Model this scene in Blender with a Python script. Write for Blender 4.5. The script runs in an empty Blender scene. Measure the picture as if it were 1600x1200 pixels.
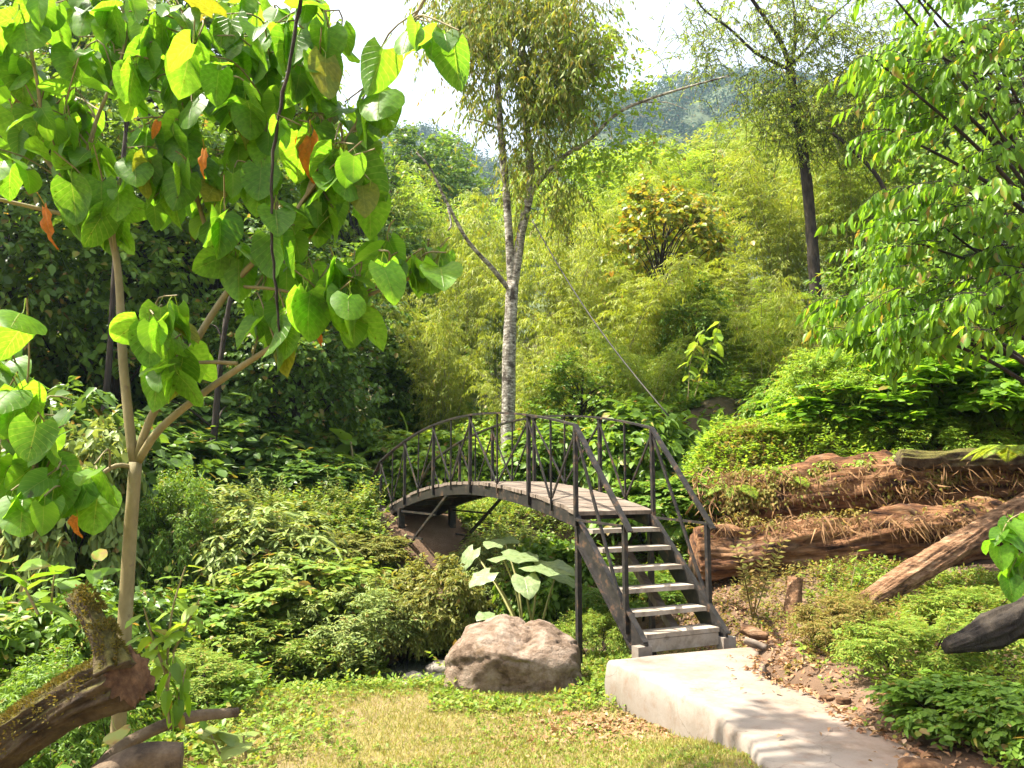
import bpy, math, random
import numpy as np
from mathutils import Matrix, Vector, Quaternion

SC = bpy.context.scene
COL = SC.collection
random.seed(7)

# ------------------------------------------------------------------ camera, sky, sun, exposure
F = 1250.0                                    # focal length in pixels of the 1600 px wide photograph
CAMZ = 1.65
PITCH = math.atan(150.0 / F)
cam_d = bpy.data.cameras.new("camera")
cam_d.sensor_width = 36.0
cam_d.lens = 36.0 * F / 1600.0
cam_d.clip_start = 0.05
cam_d.clip_end = 3000.0
cam = bpy.data.objects.new("camera", cam_d)
COL.objects.link(cam)
cam.location = (0, 0, CAMZ)
cam.rotation_euler = (math.pi / 2 + PITCH, 0, 0)
SC.camera = cam

SUN_AZ, SUN_EL = math.radians(-88), math.radians(60)      # azimuth from +Y towards +X
world = bpy.data.worlds.new("World")
SC.world = world
world.use_nodes = True
wn = world.node_tree
wn.nodes.clear()
sky = wn.nodes.new("ShaderNodeTexSky")
sky.sky_type = 'NISHITA'
sky.sun_disc = False
sky.sun_elevation = SUN_EL
sky.sun_rotation = SUN_AZ
sky.air_density = 1.0
sky.dust_density = 8.0
sky.ozone_density = 0.3
bg = wn.nodes.new("ShaderNodeBackground")
bg.inputs['Strength'].default_value = 0.12
out = wn.nodes.new("ShaderNodeOutputWorld")
veil = wn.nodes.new("ShaderNodeMixRGB")            # thin bright high cloud over the whole sky
veil.inputs[0].default_value = 0.4
veil.inputs[2].default_value = (4.4, 4.35, 4.2, 1)
wn.links.new(sky.outputs[0], veil.inputs[1])
wn.links.new(veil.outputs[0], bg.inputs['Color'])
wn.links.new(bg.outputs[0], out.inputs['Surface'])

sun_d = bpy.data.lights.new("sun", 'SUN')
sun_d.energy = 5.0
sun_d.angle = math.radians(0.6)
sun_d.color = (1.0, 0.93, 0.79)
sun = bpy.data.objects.new("sun", sun_d)
COL.objects.link(sun)
sv = Vector((math.sin(SUN_AZ) * math.cos(SUN_EL), math.cos(SUN_AZ) * math.cos(SUN_EL), math.sin(SUN_EL)))
sun.rotation_euler = sv.to_track_quat('Z', 'Y').to_euler()
sun.location = (-10, 20, 40)

SC.view_settings.view_transform = 'Standard'
SC.view_settings.look = 'None'
SC.view_settings.exposure = 1.95
SC.view_settings.gamma = 1.0
SC.view_settings.use_curve_mapping = False
SC.render.engine = 'CYCLES'
cy = SC.cycles
cy.max_bounces = 8
cy.diffuse_bounces = 4
cy.glossy_bounces = 2
cy.transmission_bounces = 5
cy.volume_bounces = 0
cy.transparent_max_bounces = 6
cy.caustics_reflective = False
cy.caustics_refractive = False
cy.sample_clamp_indirect = 4.0
cy.use_denoising = True
cy.denoiser = 'OPENIMAGEDENOISE'
cy.denoising_input_passes = 'RGB_ALBEDO_NORMAL'
cy.denoising_prefilter = 'ACCURATE'

# ------------------------------------------------------------------ maths helpers
CP, SP = math.cos(PITCH), math.sin(PITCH)


def W(px, py, D):
    """point in the place that stands D metres ahead and shows at that pixel of the photograph"""
    a = (px - 800.0) / F
    b = (600.0 - py) / F
    d = np.array([a, CP - b * SP, SP + b * CP])
    return np.array([0, 0, CAMZ]) + d * (D / d[1])


def sstep(a, b, x):
    t = np.clip((x - a) / (b - a), 0, 1)
    return t * t * (3 - 2 * t)


_H = np.random.RandomState(3).rand(256, 256)


def vnoise(x, y):
    x = np.asarray(x, float); y = np.asarray(y, float)
    xi = np.floor(x).astype(int); yi = np.floor(y).astype(int)
    fx = x - xi; fy = y - yi
    fx = fx * fx * (3 - 2 * fx); fy = fy * fy * (3 - 2 * fy)
    g = lambda i, j: _H[(xi + i) & 255, (yi + j) & 255]
    return (g(0, 0) * (1 - fx) + g(1, 0) * fx) * (1 - fy) + (g(0, 1) * (1 - fx) + g(1, 1) * fx) * fy - 0.5


def fbm(x, y, o=4):
    s = 0; a = 1.0
    for k in range(o):
        s = s + a * vnoise(x * 2 ** k + 17.3 * k, y * 2 ** k + 9.1 * k); a *= 0.5
    return s


def nrm(v):
    return v / np.maximum(np.linalg.norm(v, axis=-1, keepdims=True), 1e-9)


STREAM = np.array([(-14, 6.0), (-8, 8.3), (-4, 9.4), (-1.6, 9.85), (-0.75, 11.2), (0.9, 13.6), (3.5, 16.2), (9, 19)], float)


def stream_d(x, y):
    p = np.stack([np.asarray(x, float), np.asarray(y, float)], -1)
    best = None
    for a, b in zip(STREAM[:-1], STREAM[1:]):
        ab = b - a
        t = np.clip(((p - a) @ ab) / (ab @ ab), 0, 1)
        d = np.linalg.norm(p - (a + t[..., None] * ab), axis=-1)
        best = d if best is None else np.minimum(best, d)
    return best


def ground_z(x, y):
    x = np.asarray(x, float); y = np.asarray(y, float)
    z = np.full(np.broadcast(x, y).shape, -0.37)
    z = z + 0.0 * x
    # right-hand side lies a little above the path, and climbs to the log and the bank
    z = z + sstep(2.2, 2.75, x) * sstep(2, 4, y) * 0.33
    z = z + sstep(2.6, 4.2, x) * 0.22 * sstep(3, 6, y)
    z = z + sstep(1.2, 2.6, x) * sstep(9.0, 10.8, y) * 0.38
    z = z + sstep(1.9, 3.4, x) * sstep(11.5, 13.0, y + .5 * fbm(x * .8, y * .5)) * 1.85
    z = z + sstep(2.5, 5, x) * sstep(12.3, 20, y) * 1.2
    z = z + .31 * sstep(6.9, 4.9, y) * sstep(.2, 1.25, x) * (1 - sstep(2.2, 2.75, x))
    # left side of the lawn
    z = z + sstep(-1.6, -4.0, x) * 0.1
    # far bank
    far = sstep(11.2, 15.4, y + 0.55 * x * (x < 0) * 0 + 0.0 * x)
    fb = sstep(13.2, 16.2, y - 0.5 * np.clip(x, -2, 6))
    z = z + fb * 1.40 * (1 - sstep(1.9, 3.4, x) * 0.95)
    # hillside
    z = z + np.clip(y - 21, 0, 45) * (0.15 + 0.19 * sstep(-10, 8, x))
    z = z + np.clip(y - 66, 0, 400) * 0.05
    z = z + sstep(-6, -16, x) * 1.5 * sstep(8, 16, y)
    d = stream_d(x, y)
    bed = -0.95 + 0.03 * np.clip(y - 9, 0, 10)
    k = sstep(0.5, 1.9, d)
    z = bed * (1 - k) + z * k
    z = z + fbm(x * 0.9, y * 0.9, 4) * 0.13 * sstep(0.3, 1.5, d) * (0.35 + 0.65 * sstep(8, 11, y))
    z = z + fbm(x * 0.09, y * 0.09, 3) * 3.0 * sstep(22, 50, y)
    return z


def gz(x, y):
    return float(ground_z(np.array([x]), np.array([y]))[0])


# ------------------------------------------------------------------ mesh helpers
class Buf:
    def __init__(self):
        self.v = []; self.f = []; self.n = 0; self.uv = []

    def add(self, v, f, uv=None):
        v = np.asarray(v, float).reshape(-1, 3)
        f = np.asarray(f, int)
        self.v.append(v); self.f.append(f + self.n); self.n += len(v)
        self.uv.append(np.zeros((len(v), 2)) if uv is None else np.asarray(uv, float))
        return self

    def box(self, c, s, R=None):
        c = np.asarray(c, float); s = np.asarray(s, float) / 2
        v = np.array([[i, j, k] for i in (-1, 1) for j in (-1, 1) for k in (-1, 1)], float) * s
        if R is not None:
            v = v @ np.asarray(R).T
        self.add(v + c, [[0, 1, 3, 2], [4, 6, 7, 5], [0, 4, 5, 1], [2, 3, 7, 6], [0, 2, 6, 4], [1, 5, 7, 3]])
        return self

    def bar(self, a, b, w, h, up=(0, 0, 1)):
        a = np.asarray(a, float); b = np.asarray(b, float)
        d = b - a; L = np.linalg.norm(d); d = d / L
        up = np.asarray(up, float)
        if abs(d @ up) > 0.97:
            up = np.array([BV[0], BV[1], 0.0])
        s = np.cross(d, up); s /= np.linalg.norm(s)
        u = np.cross(s, d)
        self.box((a + b) / 2, (w, L, h), np.stack([s, d, u], 1))
        return self

    def tube(self, path, rad, seg=6, cap=True, rough=0.0, seed=0, freq=2.0, groove=0.0):
        path = np.asarray(path, float); n = len(path)
        rad = np.broadcast_to(np.asarray(rad, float), (n,))
        t = np.gradient(path, axis=0); t = nrm(t)
        ref = np.array([0, 0, 1.0]) if abs(t[0, 2]) < 0.9 else np.array([1.0, 0, 0])
        s = np.zeros_like(path); s[0] = np.cross(t[0], ref)
        for i in range(1, n):
            v = s[i - 1] - t[i] * (s[i - 1] @ t[i]); s[i] = v / max(np.linalg.norm(v), 1e-9)
        s[0] /= np.linalg.norm(s[0])
        u = np.cross(t, s)
        a = np.linspace(0, 2 * np.pi, seg, endpoint=False)
        ln = np.concatenate([[0], np.cumsum(np.linalg.norm(np.diff(path, axis=0), axis=1))])
        rr = rad[:, None] * np.ones((1, seg))
        if rough:
            rr = rr * (1 + rough * (fbm(np.cos(a)[None] * freq + seed * 3.7 + 20, np.sin(a)[None] * freq + ln[:, None] * freq + 30) +
                                    0.6 * fbm(np.cos(a)[None] * freq * 3 + seed, np.sin(a)[None] * freq * 3 + ln[:, None] * freq * .7 + 60)))
        if groove:
            g_ = fbm(np.cos(a)[None] * 4.5 + 11 + seed + ln[:, None] * .35, np.sin(a)[None] * 4.5 + ln[:, None] * .5 + 5)
            g2 = fbm(np.cos(a)[None] * 9 + 31 + seed + ln[:, None] * 1.2, np.sin(a)[None] * 9 - ln[:, None] * .9 + 15)
            rr = rr * (1 - groove * (1.3 * np.exp(-np.abs(g_) * 9) + .6 * np.exp(-np.abs(g2) * 7)))
        v = path[:, None] + rr[..., None] * (np.cos(a)[None, :, None] * s[:, None] + np.sin(a)[None, :, None] * u[:, None])
        i = np.arange(n - 1)[:, None] * seg; j = np.arange(seg)[None]; j2 = (j + 1) % seg
        f = np.stack([i + j, i + j2, i + seg + j2, i + seg + j], -1).reshape(-1, 4)
        uv = np.stack([np.broadcast_to(a[None] / 6.2832, (n, seg)), np.broadcast_to(ln[:, None], (n, seg))], -1).reshape(-1, 2)
        self.add(v.reshape(-1, 3), f, uv)
        if cap:
            b0 = self.n - n * seg
            for k, base in ((0, b0), (n - 1, b0 + (n - 1) * seg)):
                c = path[k] + (0.0) * t[k]
                self.v.append(c[None]); self.uv.append(np.zeros((1, 2))); ci = self.n; self.n += 1
                jj = np.arange(seg)
                tri = np.stack([base + jj, base + (jj + 1) % seg, np.full(seg, ci)], -1)
                self.f.append(tri if k else tri[:, ::-1])
        return self

    def mesh(self, name, mat=None, smooth=True, origin=None, uv=False):
        v = np.concatenate(self.v)
        if origin is not None:
            v = v - np.asarray(origin, float)
        m = bpy.data.meshes.new(name)
        m.vertices.add(len(v)); m.vertices.foreach_set('co', v.astype(np.float32).ravel())
        fl = [f for f in self.f if len(f)]
        li = np.concatenate([f.ravel() for f in fl])
        cnt = np.concatenate([np.full(len(f), f.shape[1]) for f in fl])
        st = np.concatenate([[0], np.cumsum(cnt)[:-1]])
        m.loops.add(len(li)); m.loops.foreach_set('vertex_index', li.astype(np.int32))
        m.polygons.add(len(cnt))
        m.polygons.foreach_set('loop_start', st.astype(np.int32))
        m.polygons.foreach_set('use_smooth', np.full(len(cnt), bool(smooth)))
        if uv:
            u = m.uv_layers.new(name='UVMap')
            u.data.foreach_set('uv', np.concatenate(self.uv)[li].astype(np.float32).ravel())
        m.update(calc_edges=True)
        if mat:
            m.materials.append(mat)
        return m


def link(name, mesh, parent=None, loc=(0, 0, 0)):
    o = bpy.data.objects.new(name, mesh)
    COL.objects.link(o)
    o.location = loc
    if parent is not None:
        o.parent = parent
    return o


def tag(o, label=None, cat=None, group=None, kind=None):
    if label: o['label'] = label
    if cat: o['category'] = cat
    if group: o['group'] = group
    if kind: o['kind'] = kind
    return o


def thing(name, label, cat, loc=(0, 0, 0), rz=0, group=None):
    o = bpy.data.objects.new(name, None)
    o.empty_display_size = 0.2
    COL.objects.link(o)
    o.location = loc; o.rotation_euler = (0, 0, rz)
    return tag(o, label, cat, group)


def part(name, buf, mat, parent, smooth=True, uv=False):
    return link(name, buf.mesh(name, mat, smooth, origin=np.array(parent.location) if parent else None, uv=uv), parent)


def subpart(name, buf, mat, part_o, thing_o, smooth=True):
    return link(name, buf.mesh(name, mat, smooth, origin=np.array(thing_o.location)), part_o)


def spline(pts, n=12):
    """smooth path through the points (Catmull-Rom)"""
    p = np.asarray(pts, float)
    if len(p) == 2:
        return p[0] + (p[1] - p[0]) * np.linspace(0, 1, n)[:, None]
    q = np.vstack([2 * p[0] - p[1], p, 2 * p[-1] - p[-2]])
    res = []
    k = max(2, n // (len(p) - 1))
    for i in range(1, len(q) - 2):
        t = np.linspace(0, 1, k, endpoint=False)[:, None]
        a, b, c, d = q[i - 1], q[i], q[i + 1], q[i + 2]
        res.append(0.5 * (2 * b + (c - a) * t + (2 * a - 5 * b + 4 * c - d) * t ** 2 + (3 * b - a - 3 * c + d) * t ** 3))
    res.append(p[-1][None])
    return np.vstack(res)


# ------------------------------------------------------------------ leaves
def frames(D, N):
    """rotation matrices whose columns are side, length direction, face normal"""
    D = nrm(D)
    S = nrm(np.cross(D, N))
    N2 = np.cross(S, D)
    return np.stack([S, D, N2], -1)


def scatter(buf, tmpl, P, R, S):
    tv, tf = tmpl[0], tmpl[1]
    S = np.asarray(S, float)
    if S.ndim == 1:
        S = S[:, None].repeat(3, 1)
    v = np.einsum('nij,nkj->nki', R, tv[None] * S[:, None, :]) + P[:, None]
    off = (np.arange(len(P)) * len(tv))[:, None, None]
    for k in (3, 4):
        ff = np.array([f for f in tf if len(f) == k], int)
        if len(ff):
            f = (ff[None] + off).reshape(-1, k)
            buf.f.append(f + buf.n)
    buf.v.append(v.reshape(-1, 3)); buf.uv.append(np.zeros((v.shape[0] * v.shape[1], 2)))
    buf.n += v.shape[0] * v.shape[1]
    return buf


def lance_t(w=0.26, fold=0.06, droop=0.16):
    """small leaf: eight corners, folded along the midrib, tip drooping"""
    v = [(0, 0, 0), (-w * .42, .3, fold), (0, .3, -droop * .09), (w * .42, .3, fold),
         (-w * .40, .62, fold - droop * .38), (0, .62, -droop * .38 - fold * .3), (w * .40, .62, fold - droop * .38), (0, 1, -droop)]
    f = [(0, 2, 1), (0, 3, 2), (1, 2, 5, 4), (2, 3, 6, 5), (4, 5, 7), (5, 6, 7)]
    return np.array(v, float), f


def diamond_t(w=0.12, droop=0.15):
    v = [(0, 0, 0), (-w / 2, .4, .02), (0, 1, -droop), (w / 2, .4, .02)]
    return np.array(v, float), [(0, 3, 2, 1)]


def oval_t(w=0.6, fold=0.05, droop=0.12):
    v = [(0, 0, 0), (-w * .5, .42, fold), (0, .45, -droop * .2), (w * .5, .42, fold), (0, 1, -droop)]
    return np.array(v, float), [(0, 2, 1), (0, 3, 2), (1, 2, 4), (2, 3, 4)]


LANCE, NARROW, OVAL, DIAM, DIAMW = lance_t(.36), lance_t(.24, .05, .3), oval_t(), diamond_t(.13), diamond_t(.5, .1)
BROAD = lance_t(.75, .07, .18)


def heart_mesh(name, mat, width=0.86, fold=0.10, droop=0.25, curl=0.0, lobe=0.2, petiole=0.45, seed=0, rows=9, wav=0.02, asym=0.0):
    """a large leaf of unit length: blade with lobes at the base, hanging tip, waved margin and its stalk"""
    b = Buf()
    us = np.array([-1, -.62, -.25, 0, .25, .62, 1.0]); vs = np.linspace(0, 1, rows)
    V, U = np.meshgrid(vs, us, indexing='ij')
    wv = 0.5 * width * np.sin(np.pi * np.clip(V * .93 + .06, 0, 1) ** 0.66) ** 0.7
    wv[-1] = 0.004
    x = U * wv * (1 + asym * np.sign(U))
    y = V - lobe * np.abs(U) ** 1.4 * (1 - V) ** 2.2
    z = fold * np.abs(U) * wv * 2 - droop * V ** 2 - curl * (U ** 2) * wv
    z = z + wav * np.sin(V * 17 + seed) * np.abs(U) + wav * .8 * np.sin(V * 9 + seed * 2.1 + np.sign(U) * 1.3) * U ** 2
    n, k = V.shape
    i, j = np.meshgrid(np.arange(n - 1), np.arange(k - 1), indexing='ij')
    a = i * k + j
    f = np.stack([a, a + 1, a + k + 1, a + k], -1).reshape(-1, 4)
    uv = np.stack([U * .5 + .5, V], -1).reshape(-1, 2)
    b.add(np.stack([x, y, z], -1).reshape(-1, 3), f, uv)
    if petiole:
        t = np.linspace(0, 1, 5)
        pp = np.stack([0.04 * np.sin(t * 3 + seed), -petiole * t * .75, petiole * .55 * t ** 1.6 - .004], -1)
        b.tube(pp, np.linspace(.009, .013, 5), 4, cap=False)
        b.uv[-1][:] = (0.5, 0.5)
    return b.mesh(name, mat, True, uv=True)


def leaf_objects(mesh_list, P, R, S, parent, rng, name='leaf'):
    """each leaf an object of its own under its plant; alike leaves share mesh data"""
    base = np.array(parent.location)
    res = []
    for k in range(len(P)):
        o = bpy.data.objects.new(name, mesh_list[rng.randint(len(mesh_list))])
        COL.objects.link(o)
        o.parent = parent
        M = Matrix([list(R[k][0]), list(R[k][1]), list(R[k][2])])
        o.rotation_mode = 'QUATERNION'
        o.rotation_quaternion = M.to_quaternion()
        o.location = P[k] - base
        s = S[k]
        o.scale = (s, s, s) if np.ndim(s) == 0 else tuple(s)
        res.append(o)
    return res


def twig_leaves(B, T, L, m, rng, spread=0.8, droop=0.35, hang=0.3, up=0.8, size=0.1, svar=0.35, t0=0.1, flat=True):
    """leaves in two rows along drooping twigs: B base, T direction, L length"""
    K = len(B)
    t = (np.linspace(t0, 1, m)[None] + rng.uniform(-.3, .3, (K, m)) / m).clip(0.02, 1.0)
    Z = np.array([0, 0, 1.0])
    P = B[:, None] + T[:, None] * (L[:, None] * t)[..., None] - Z * (droop * L[:, None] * t ** 2)[..., None]
    tang = nrm(T[:, None] - Z * (2 * droop * t)[..., None])
    side = nrm(np.cross(tang, Z) + 1e-6)
    sgn = np.where(np.arange(m)[None] % 2 == 0, 1.0, -1.0) * np.ones((K, 1))
    sgn = np.where(t > .985, 0.0, sgn)
    D = tang * (1 - .5 * np.abs(sgn)[..., None]) + side * (sgn * spread)[..., None] - Z * hang + rng.normal(0, .22, (K, m, 3))
    N = Z * up + rng.normal(0, .45, (K, m, 3)) + tang * .2
    S = size * (1 + rng.uniform(-svar, svar, (K, m)))
    return P.reshape(-1, 3), frames(D.reshape(-1, 3), N.reshape(-1, 3)), S.ravel()


def twig_tubes(buf, B, T, L, droop, r=0.004, n=4):
    Z = np.array([0, 0, 1.0])
    for b, t, l in zip(B, T, L):
        tt = np.linspace(0, 1, n)[:, None]
        buf.tube(b + t * l * tt - Z * droop * l * tt ** 2, np.linspace(r, r * .4, n), 3, cap=False)


def shell(n, rng, r, c, low=-0.3, inner=0.55):
    """points and outward directions in the outer part of an ellipsoid"""
    d = nrm(rng.normal(0, 1, (n * 3, 3)))
    d = d[d[:, 2] > low][:n]
    k = rng.uniform(inner, 1, (len(d), 1)) ** .7
    return np.asarray(c) + d * np.asarray(r) * k, d


# ------------------------------------------------------------------ materials
def nmat(name):
    m = bpy.data.materials.new(name)
    m.use_nodes = True
    nt = m.node_tree
    nt.nodes.clear()
    o = nt.nodes.new('ShaderNodeOutputMaterial')
    return m, nt, o


def node(nt, typ, **kw):
    n = nt.nodes.new('ShaderNode' + typ)
    for k, v in kw.items():
        if k in n.inputs:
            n.inputs[k].default_value = v
        else:
            setattr(n, k, v)
    return n


def ramp(nt, stops, fac):
    r = nt.nodes.new('ShaderNodeValToRGB')
    e = r.color_ramp.elements
    while len(e) < len(stops):
        e.new(0.5)
    for el, (p, c) in zip(e, stops):
        el.position = p; el.color = (*c, 1)
    nt.links.new(fac, r.inputs[0])
    return r.outputs[0]


def noise_fac(nt, scale, detail=5, coord='Object', rough=.6, dist=0.0):
    tc = node(nt, 'TexCoord')
    n = node(nt, 'TexNoise', Scale=scale, Detail=detail, Roughness=rough, Distortion=dist)
    nt.links.new(tc.outputs[coord], n.inputs['Vector'])
    return n.outputs['Fac']


def leaf_mat(name, cols, trans=0.45, tcol=1.0, rough=0.42, spec=0.5, veins=False, warm=(1.25, 1.1, .55)):
    """leaf: glossy upper skin, light shining through, colour varying from leaf to leaf"""
    m, nt, o = nmat(name)
    L = nt.links.new
    geo = node(nt, 'NewGeometry'); oi = node(nt, 'ObjectInfo')
    add = node(nt, 'Math', operation='ADD'); L(geo.outputs['Random Per Island'], add.inputs[0]); L(oi.outputs['Random'], add.inputs[1])
    tc = node(nt, 'TexCoord')
    nz = node(nt, 'TexNoise', Scale=0.9, Detail=2.0); L(tc.outputs['Object'], nz.inputs['Vector'])
    a2 = node(nt, 'Math', operation='MULTIPLY_ADD'); a2.inputs[1].default_value = 0.7; L(nz.outputs['Fac'], a2.inputs[0]); L(add.outputs[0], a2.inputs[2])
    fr = node(nt, 'Math', operation='FRACT'); L(a2.outputs[0], fr.inputs[0])
    k = len(cols)
    st_ = [(.93 * i / max(k - 1, 1), cols[i]) for i in range(k)]
    if not veins:
        st_ += [(.965, tuple(.5 * q + w_ for q, w_ in zip(cols[-1], (.16, .10, .02)))), (1.0, (.22, .13, .05))]
    c = ramp(nt, st_, fr.outputs[0])
    if veins:
        uvn = node(nt, 'UVMap'); sp = node(nt, 'SeparateXYZ'); L(uvn.outputs[0], sp.inputs[0])
        # distance from the midrib, and side veins that leave it at a slant
        ab = node(nt, 'Math', operation='SUBTRACT'); L(sp.outputs['X'], ab.inputs[0]); ab.inputs[1].default_value = .5
        abs_ = node(nt, 'Math', operation='ABSOLUTE'); L(ab.outputs[0], abs_.inputs[0])
        sl = node(nt, 'Math', operation='MULTIPLY_ADD'); L(abs_.outputs[0], sl.inputs[0]); sl.inputs[1].default_value = -0.75; L(sp.outputs['Y'], sl.inputs[2])
        mu = node(nt, 'Math', operation='MULTIPLY'); L(sl.outputs[0], mu.inputs[0]); mu.inputs[1].default_value = 7.0
        f2 = node(nt, 'Math', operation='FRACT'); L(mu.outputs[0], f2.inputs[0])
        v1 = ramp(nt, [(0, (1, 1, 1)), (.09, (0, 0, 0))], f2.outputs[0])
        v2 = ramp(nt, [(0, (1, 1, 1)), (.018, (0, 0, 0))], abs_.outputs[0])
        mx = node(nt, 'Math', operation='MAXIMUM'); L(v1, mx.inputs[0]); L(v2, mx.inputs[1])
        vc = node(nt, 'MixRGB', blend_type='MIX'); vm = node(nt, 'Math', operation='MULTIPLY'); L(mx.outputs[0], vm.inputs[0]); vm.inputs[1].default_value = .6
        L(vm.outputs[0], vc.inputs['Fac']); L(c, vc.inputs[1]); vc.inputs[2].default_value = (.30, .36, .09, 1)
        c = vc.outputs[0]
        bl = node(nt, 'TexNoise', Scale=9.0, Detail=4.0); L(tc.outputs['Object'], bl.inputs['Vector'])
        bm = ramp(nt, [(.27, (.38, .26, .12)), (.31, (.75, .74, .5)), (.4, (.8, .82, .7)), (.62, (1.12, 1.08, 1))], bl.outputs['Fac'])
        vb = node(nt, 'MixRGB', blend_type='MULTIPLY'); vb.inputs[0].default_value = 1; L(c, vb.inputs[1]); L(bm, vb.inputs[2])
        c = vb.outputs[0]
    p = node(nt, 'BsdfPrincipled', Roughness=rough)
    p.inputs['Specular IOR Level'].default_value = spec * (1 if veins else .6)
    L(c, p.inputs['Base Color'])
    if veins:
        bp = node(nt, 'Bump', Strength=.35, Distance=.01); L(mx.outputs[0], bp.inputs['Height']); L(bp.outputs[0], p.inputs['Normal'])
    t = node(nt, 'BsdfTranslucent')
    tm = node(nt, 'MixRGB', blend_type='MULTIPLY'); tm.inputs[0].default_value = 1
    L(c, tm.inputs[1]); tm.inputs[2].default_value = (warm[0] * tcol, warm[1] * tcol, warm[2] * tcol, 1)
    L(tm.outputs[0], t.inputs['Color'])
    ad = node(nt, 'MixShader'); ad.inputs[0].default_value = trans
    L(p.outputs[0], ad.inputs[1]); L(t.outputs[0], ad.inputs[2])
    L(ad.outputs[0], o.inputs['Surface'])
    return m


def solid_mat(name, stops, scale=4.0, rough=.85, bump=.4, bscale=None, dist=.02, coord='Object', detail=6, stretch=None, spec=.3, metallic=0, moss=None, second=None):
    """rough solid surface: colour from noise, fine relief, and moss on what faces up"""
    m, nt, o = nmat(name)
    L = nt.links.new
    tc = node(nt, 'TexCoord'); mp = node(nt, 'Mapping')
    L(tc.outputs[coord], mp.inputs['Vector'])
    if stretch:
        mp.inputs['Scale'].default_value = stretch
    n = node(nt, 'TexNoise', Scale=scale, Detail=detail, Roughness=.65); L(mp.outputs[0], n.inputs['Vector'])
    c = ramp(nt, stops, n.outputs['Fac'])
    if second:
        n2 = node(nt, 'TexNoise', Scale=second[0], Detail=4.0, Roughness=.7); L(tc.outputs[coord], n2.inputs['Vector'])
        f = ramp(nt, [(second[1], (0, 0, 0)), (second[2], (1, 1, 1))], n2.outputs['Fac'])
        mx = node(nt, 'MixRGB'); L(f, mx.inputs[0]); L(c, mx.inputs[1]); mx.inputs[2].default_value = (*second[3], 1)
        c = mx.outputs[0]
    if moss:
        g = node(nt, 'NewGeometry'); sp = node(nt, 'SeparateXYZ'); L(g.outputs['Normal'], sp.inputs[0])
        n3 = node(nt, 'TexNoise', Scale=moss[0], Detail=6.0, Roughness=.7); L(tc.outputs[coord], n3.inputs['Vector'])
        ma = node(nt, 'Math', operation='MULTIPLY_ADD'); L(sp.outputs['Z'], ma.inputs[0]); ma.inputs[1].default_value = moss[1]; L(n3.outputs['Fac'], ma.inputs[2])
        f = ramp(nt, [(moss[2], (0, 0, 0)), (moss[3], (1, 1, 1))], ma.outputs[0])
        n4 = node(nt, 'TexNoise', Scale=35.0, Detail=4.0); L(tc.outputs[coord], n4.inputs['Vector'])
        mc = ramp(nt, [(.3, moss[4]), (.7, moss[5])], n4.outputs['Fac'])
        mx = node(nt, 'MixRGB'); L(f, mx.inputs[0]); L(c, mx.inputs[1]); L(mc, mx.inputs[2])
        c = mx.outputs[0]
    p = node(nt, 'BsdfPrincipled', Roughness=rough, Metallic=metallic)
    p.inputs['Specular IOR Level'].default_value = spec
    L(c, p.inputs['Base Color'])
    nb = node(nt, 'TexNoise', Scale=bscale or scale * 4, Detail=8.0, Roughness=.7); L(mp.outputs[0], nb.inputs['Vector'])
    b = node(nt, 'Bump', Strength=bump, Distance=dist); L(nb.outputs['Fac'], b.inputs['Height'])
    L(b.outputs[0], p.inputs['Normal'])
    L(p.outputs[0], o.inputs['Surface'])
    return m


M = {}
# leaves
M['big'] = leaf_mat('broad_leaf', [(.065, .17, .014), (.095, .235, .018), (.135, .30, .022), (.08, .2, .016)], .6, 1.75, .42, .35, veins=True)
M['dead'] = leaf_mat('dry_orange_leaf', [(.42, .13, .02), (.5, .19, .03)], .4, 1.2, .6, .2, veins=True, warm=(1.2, .9, .5))
M['yell'] = leaf_mat('yellowing_leaf', [(.15, .2, .02), (.2, .22, .02)], .5, 1.3, .5, .4, veins=True)
M['right'] = leaf_mat('glossy_green_leaf', [(.075, .16, .012), (.11, .23, .016), (.16, .30, .02)], .55, 1.7, .38, .5)
M['bamboo'] = leaf_mat('bamboo_leaf', [(.18, .235, .028), (.245, .30, .036), (.32, .355, .06), (.2, .28, .03)], .45, 1.2, .5, .4, warm=(1.15, 1.1, .5))
M['bamboo2'] = leaf_mat('bamboo_leaf_green', [(.14, .21, .022), (.195, .275, .03), (.25, .32, .045)], .45, 1.2, .5, .4, warm=(1.15, 1.1, .5))
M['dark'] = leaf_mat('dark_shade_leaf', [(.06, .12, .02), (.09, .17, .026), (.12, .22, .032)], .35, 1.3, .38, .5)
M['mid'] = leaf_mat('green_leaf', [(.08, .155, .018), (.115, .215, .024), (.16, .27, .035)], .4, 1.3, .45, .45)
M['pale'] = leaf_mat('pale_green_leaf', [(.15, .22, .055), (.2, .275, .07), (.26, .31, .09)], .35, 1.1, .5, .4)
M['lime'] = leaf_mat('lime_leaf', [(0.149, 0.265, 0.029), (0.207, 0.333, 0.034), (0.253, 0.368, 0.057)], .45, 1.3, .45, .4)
M['olive'] = leaf_mat('olive_leaf', [(.13, .16, .035), (.18, .2, .04), (.22, .21, .05), (.15, .2, .035)], .4, 1.2, .5, .35)
M['hang'] = leaf_mat('hanging_leaf', [(.11, .18, .025), (.16, .235, .035), (.22, .21, .045), (.12, .2, .03)], .45, 1.3, .5, .35)
M['gold'] = leaf_mat('golden_leaf', [(.12, .22, .03), (.2, .24, .03), (.14, .24, .03), (.33, .28, .03), (.1, .17, .03), (.36, .27, .03)], .4, 1.2, .4, .5)
M['grass'] = leaf_mat('dry_grass', [(.25, .26, .06), (.32, .28, .085), (.19, .25, .045), (.37, .31, .12), (.21, .26, .05)], .3, 1.1, .6, .2)
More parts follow.
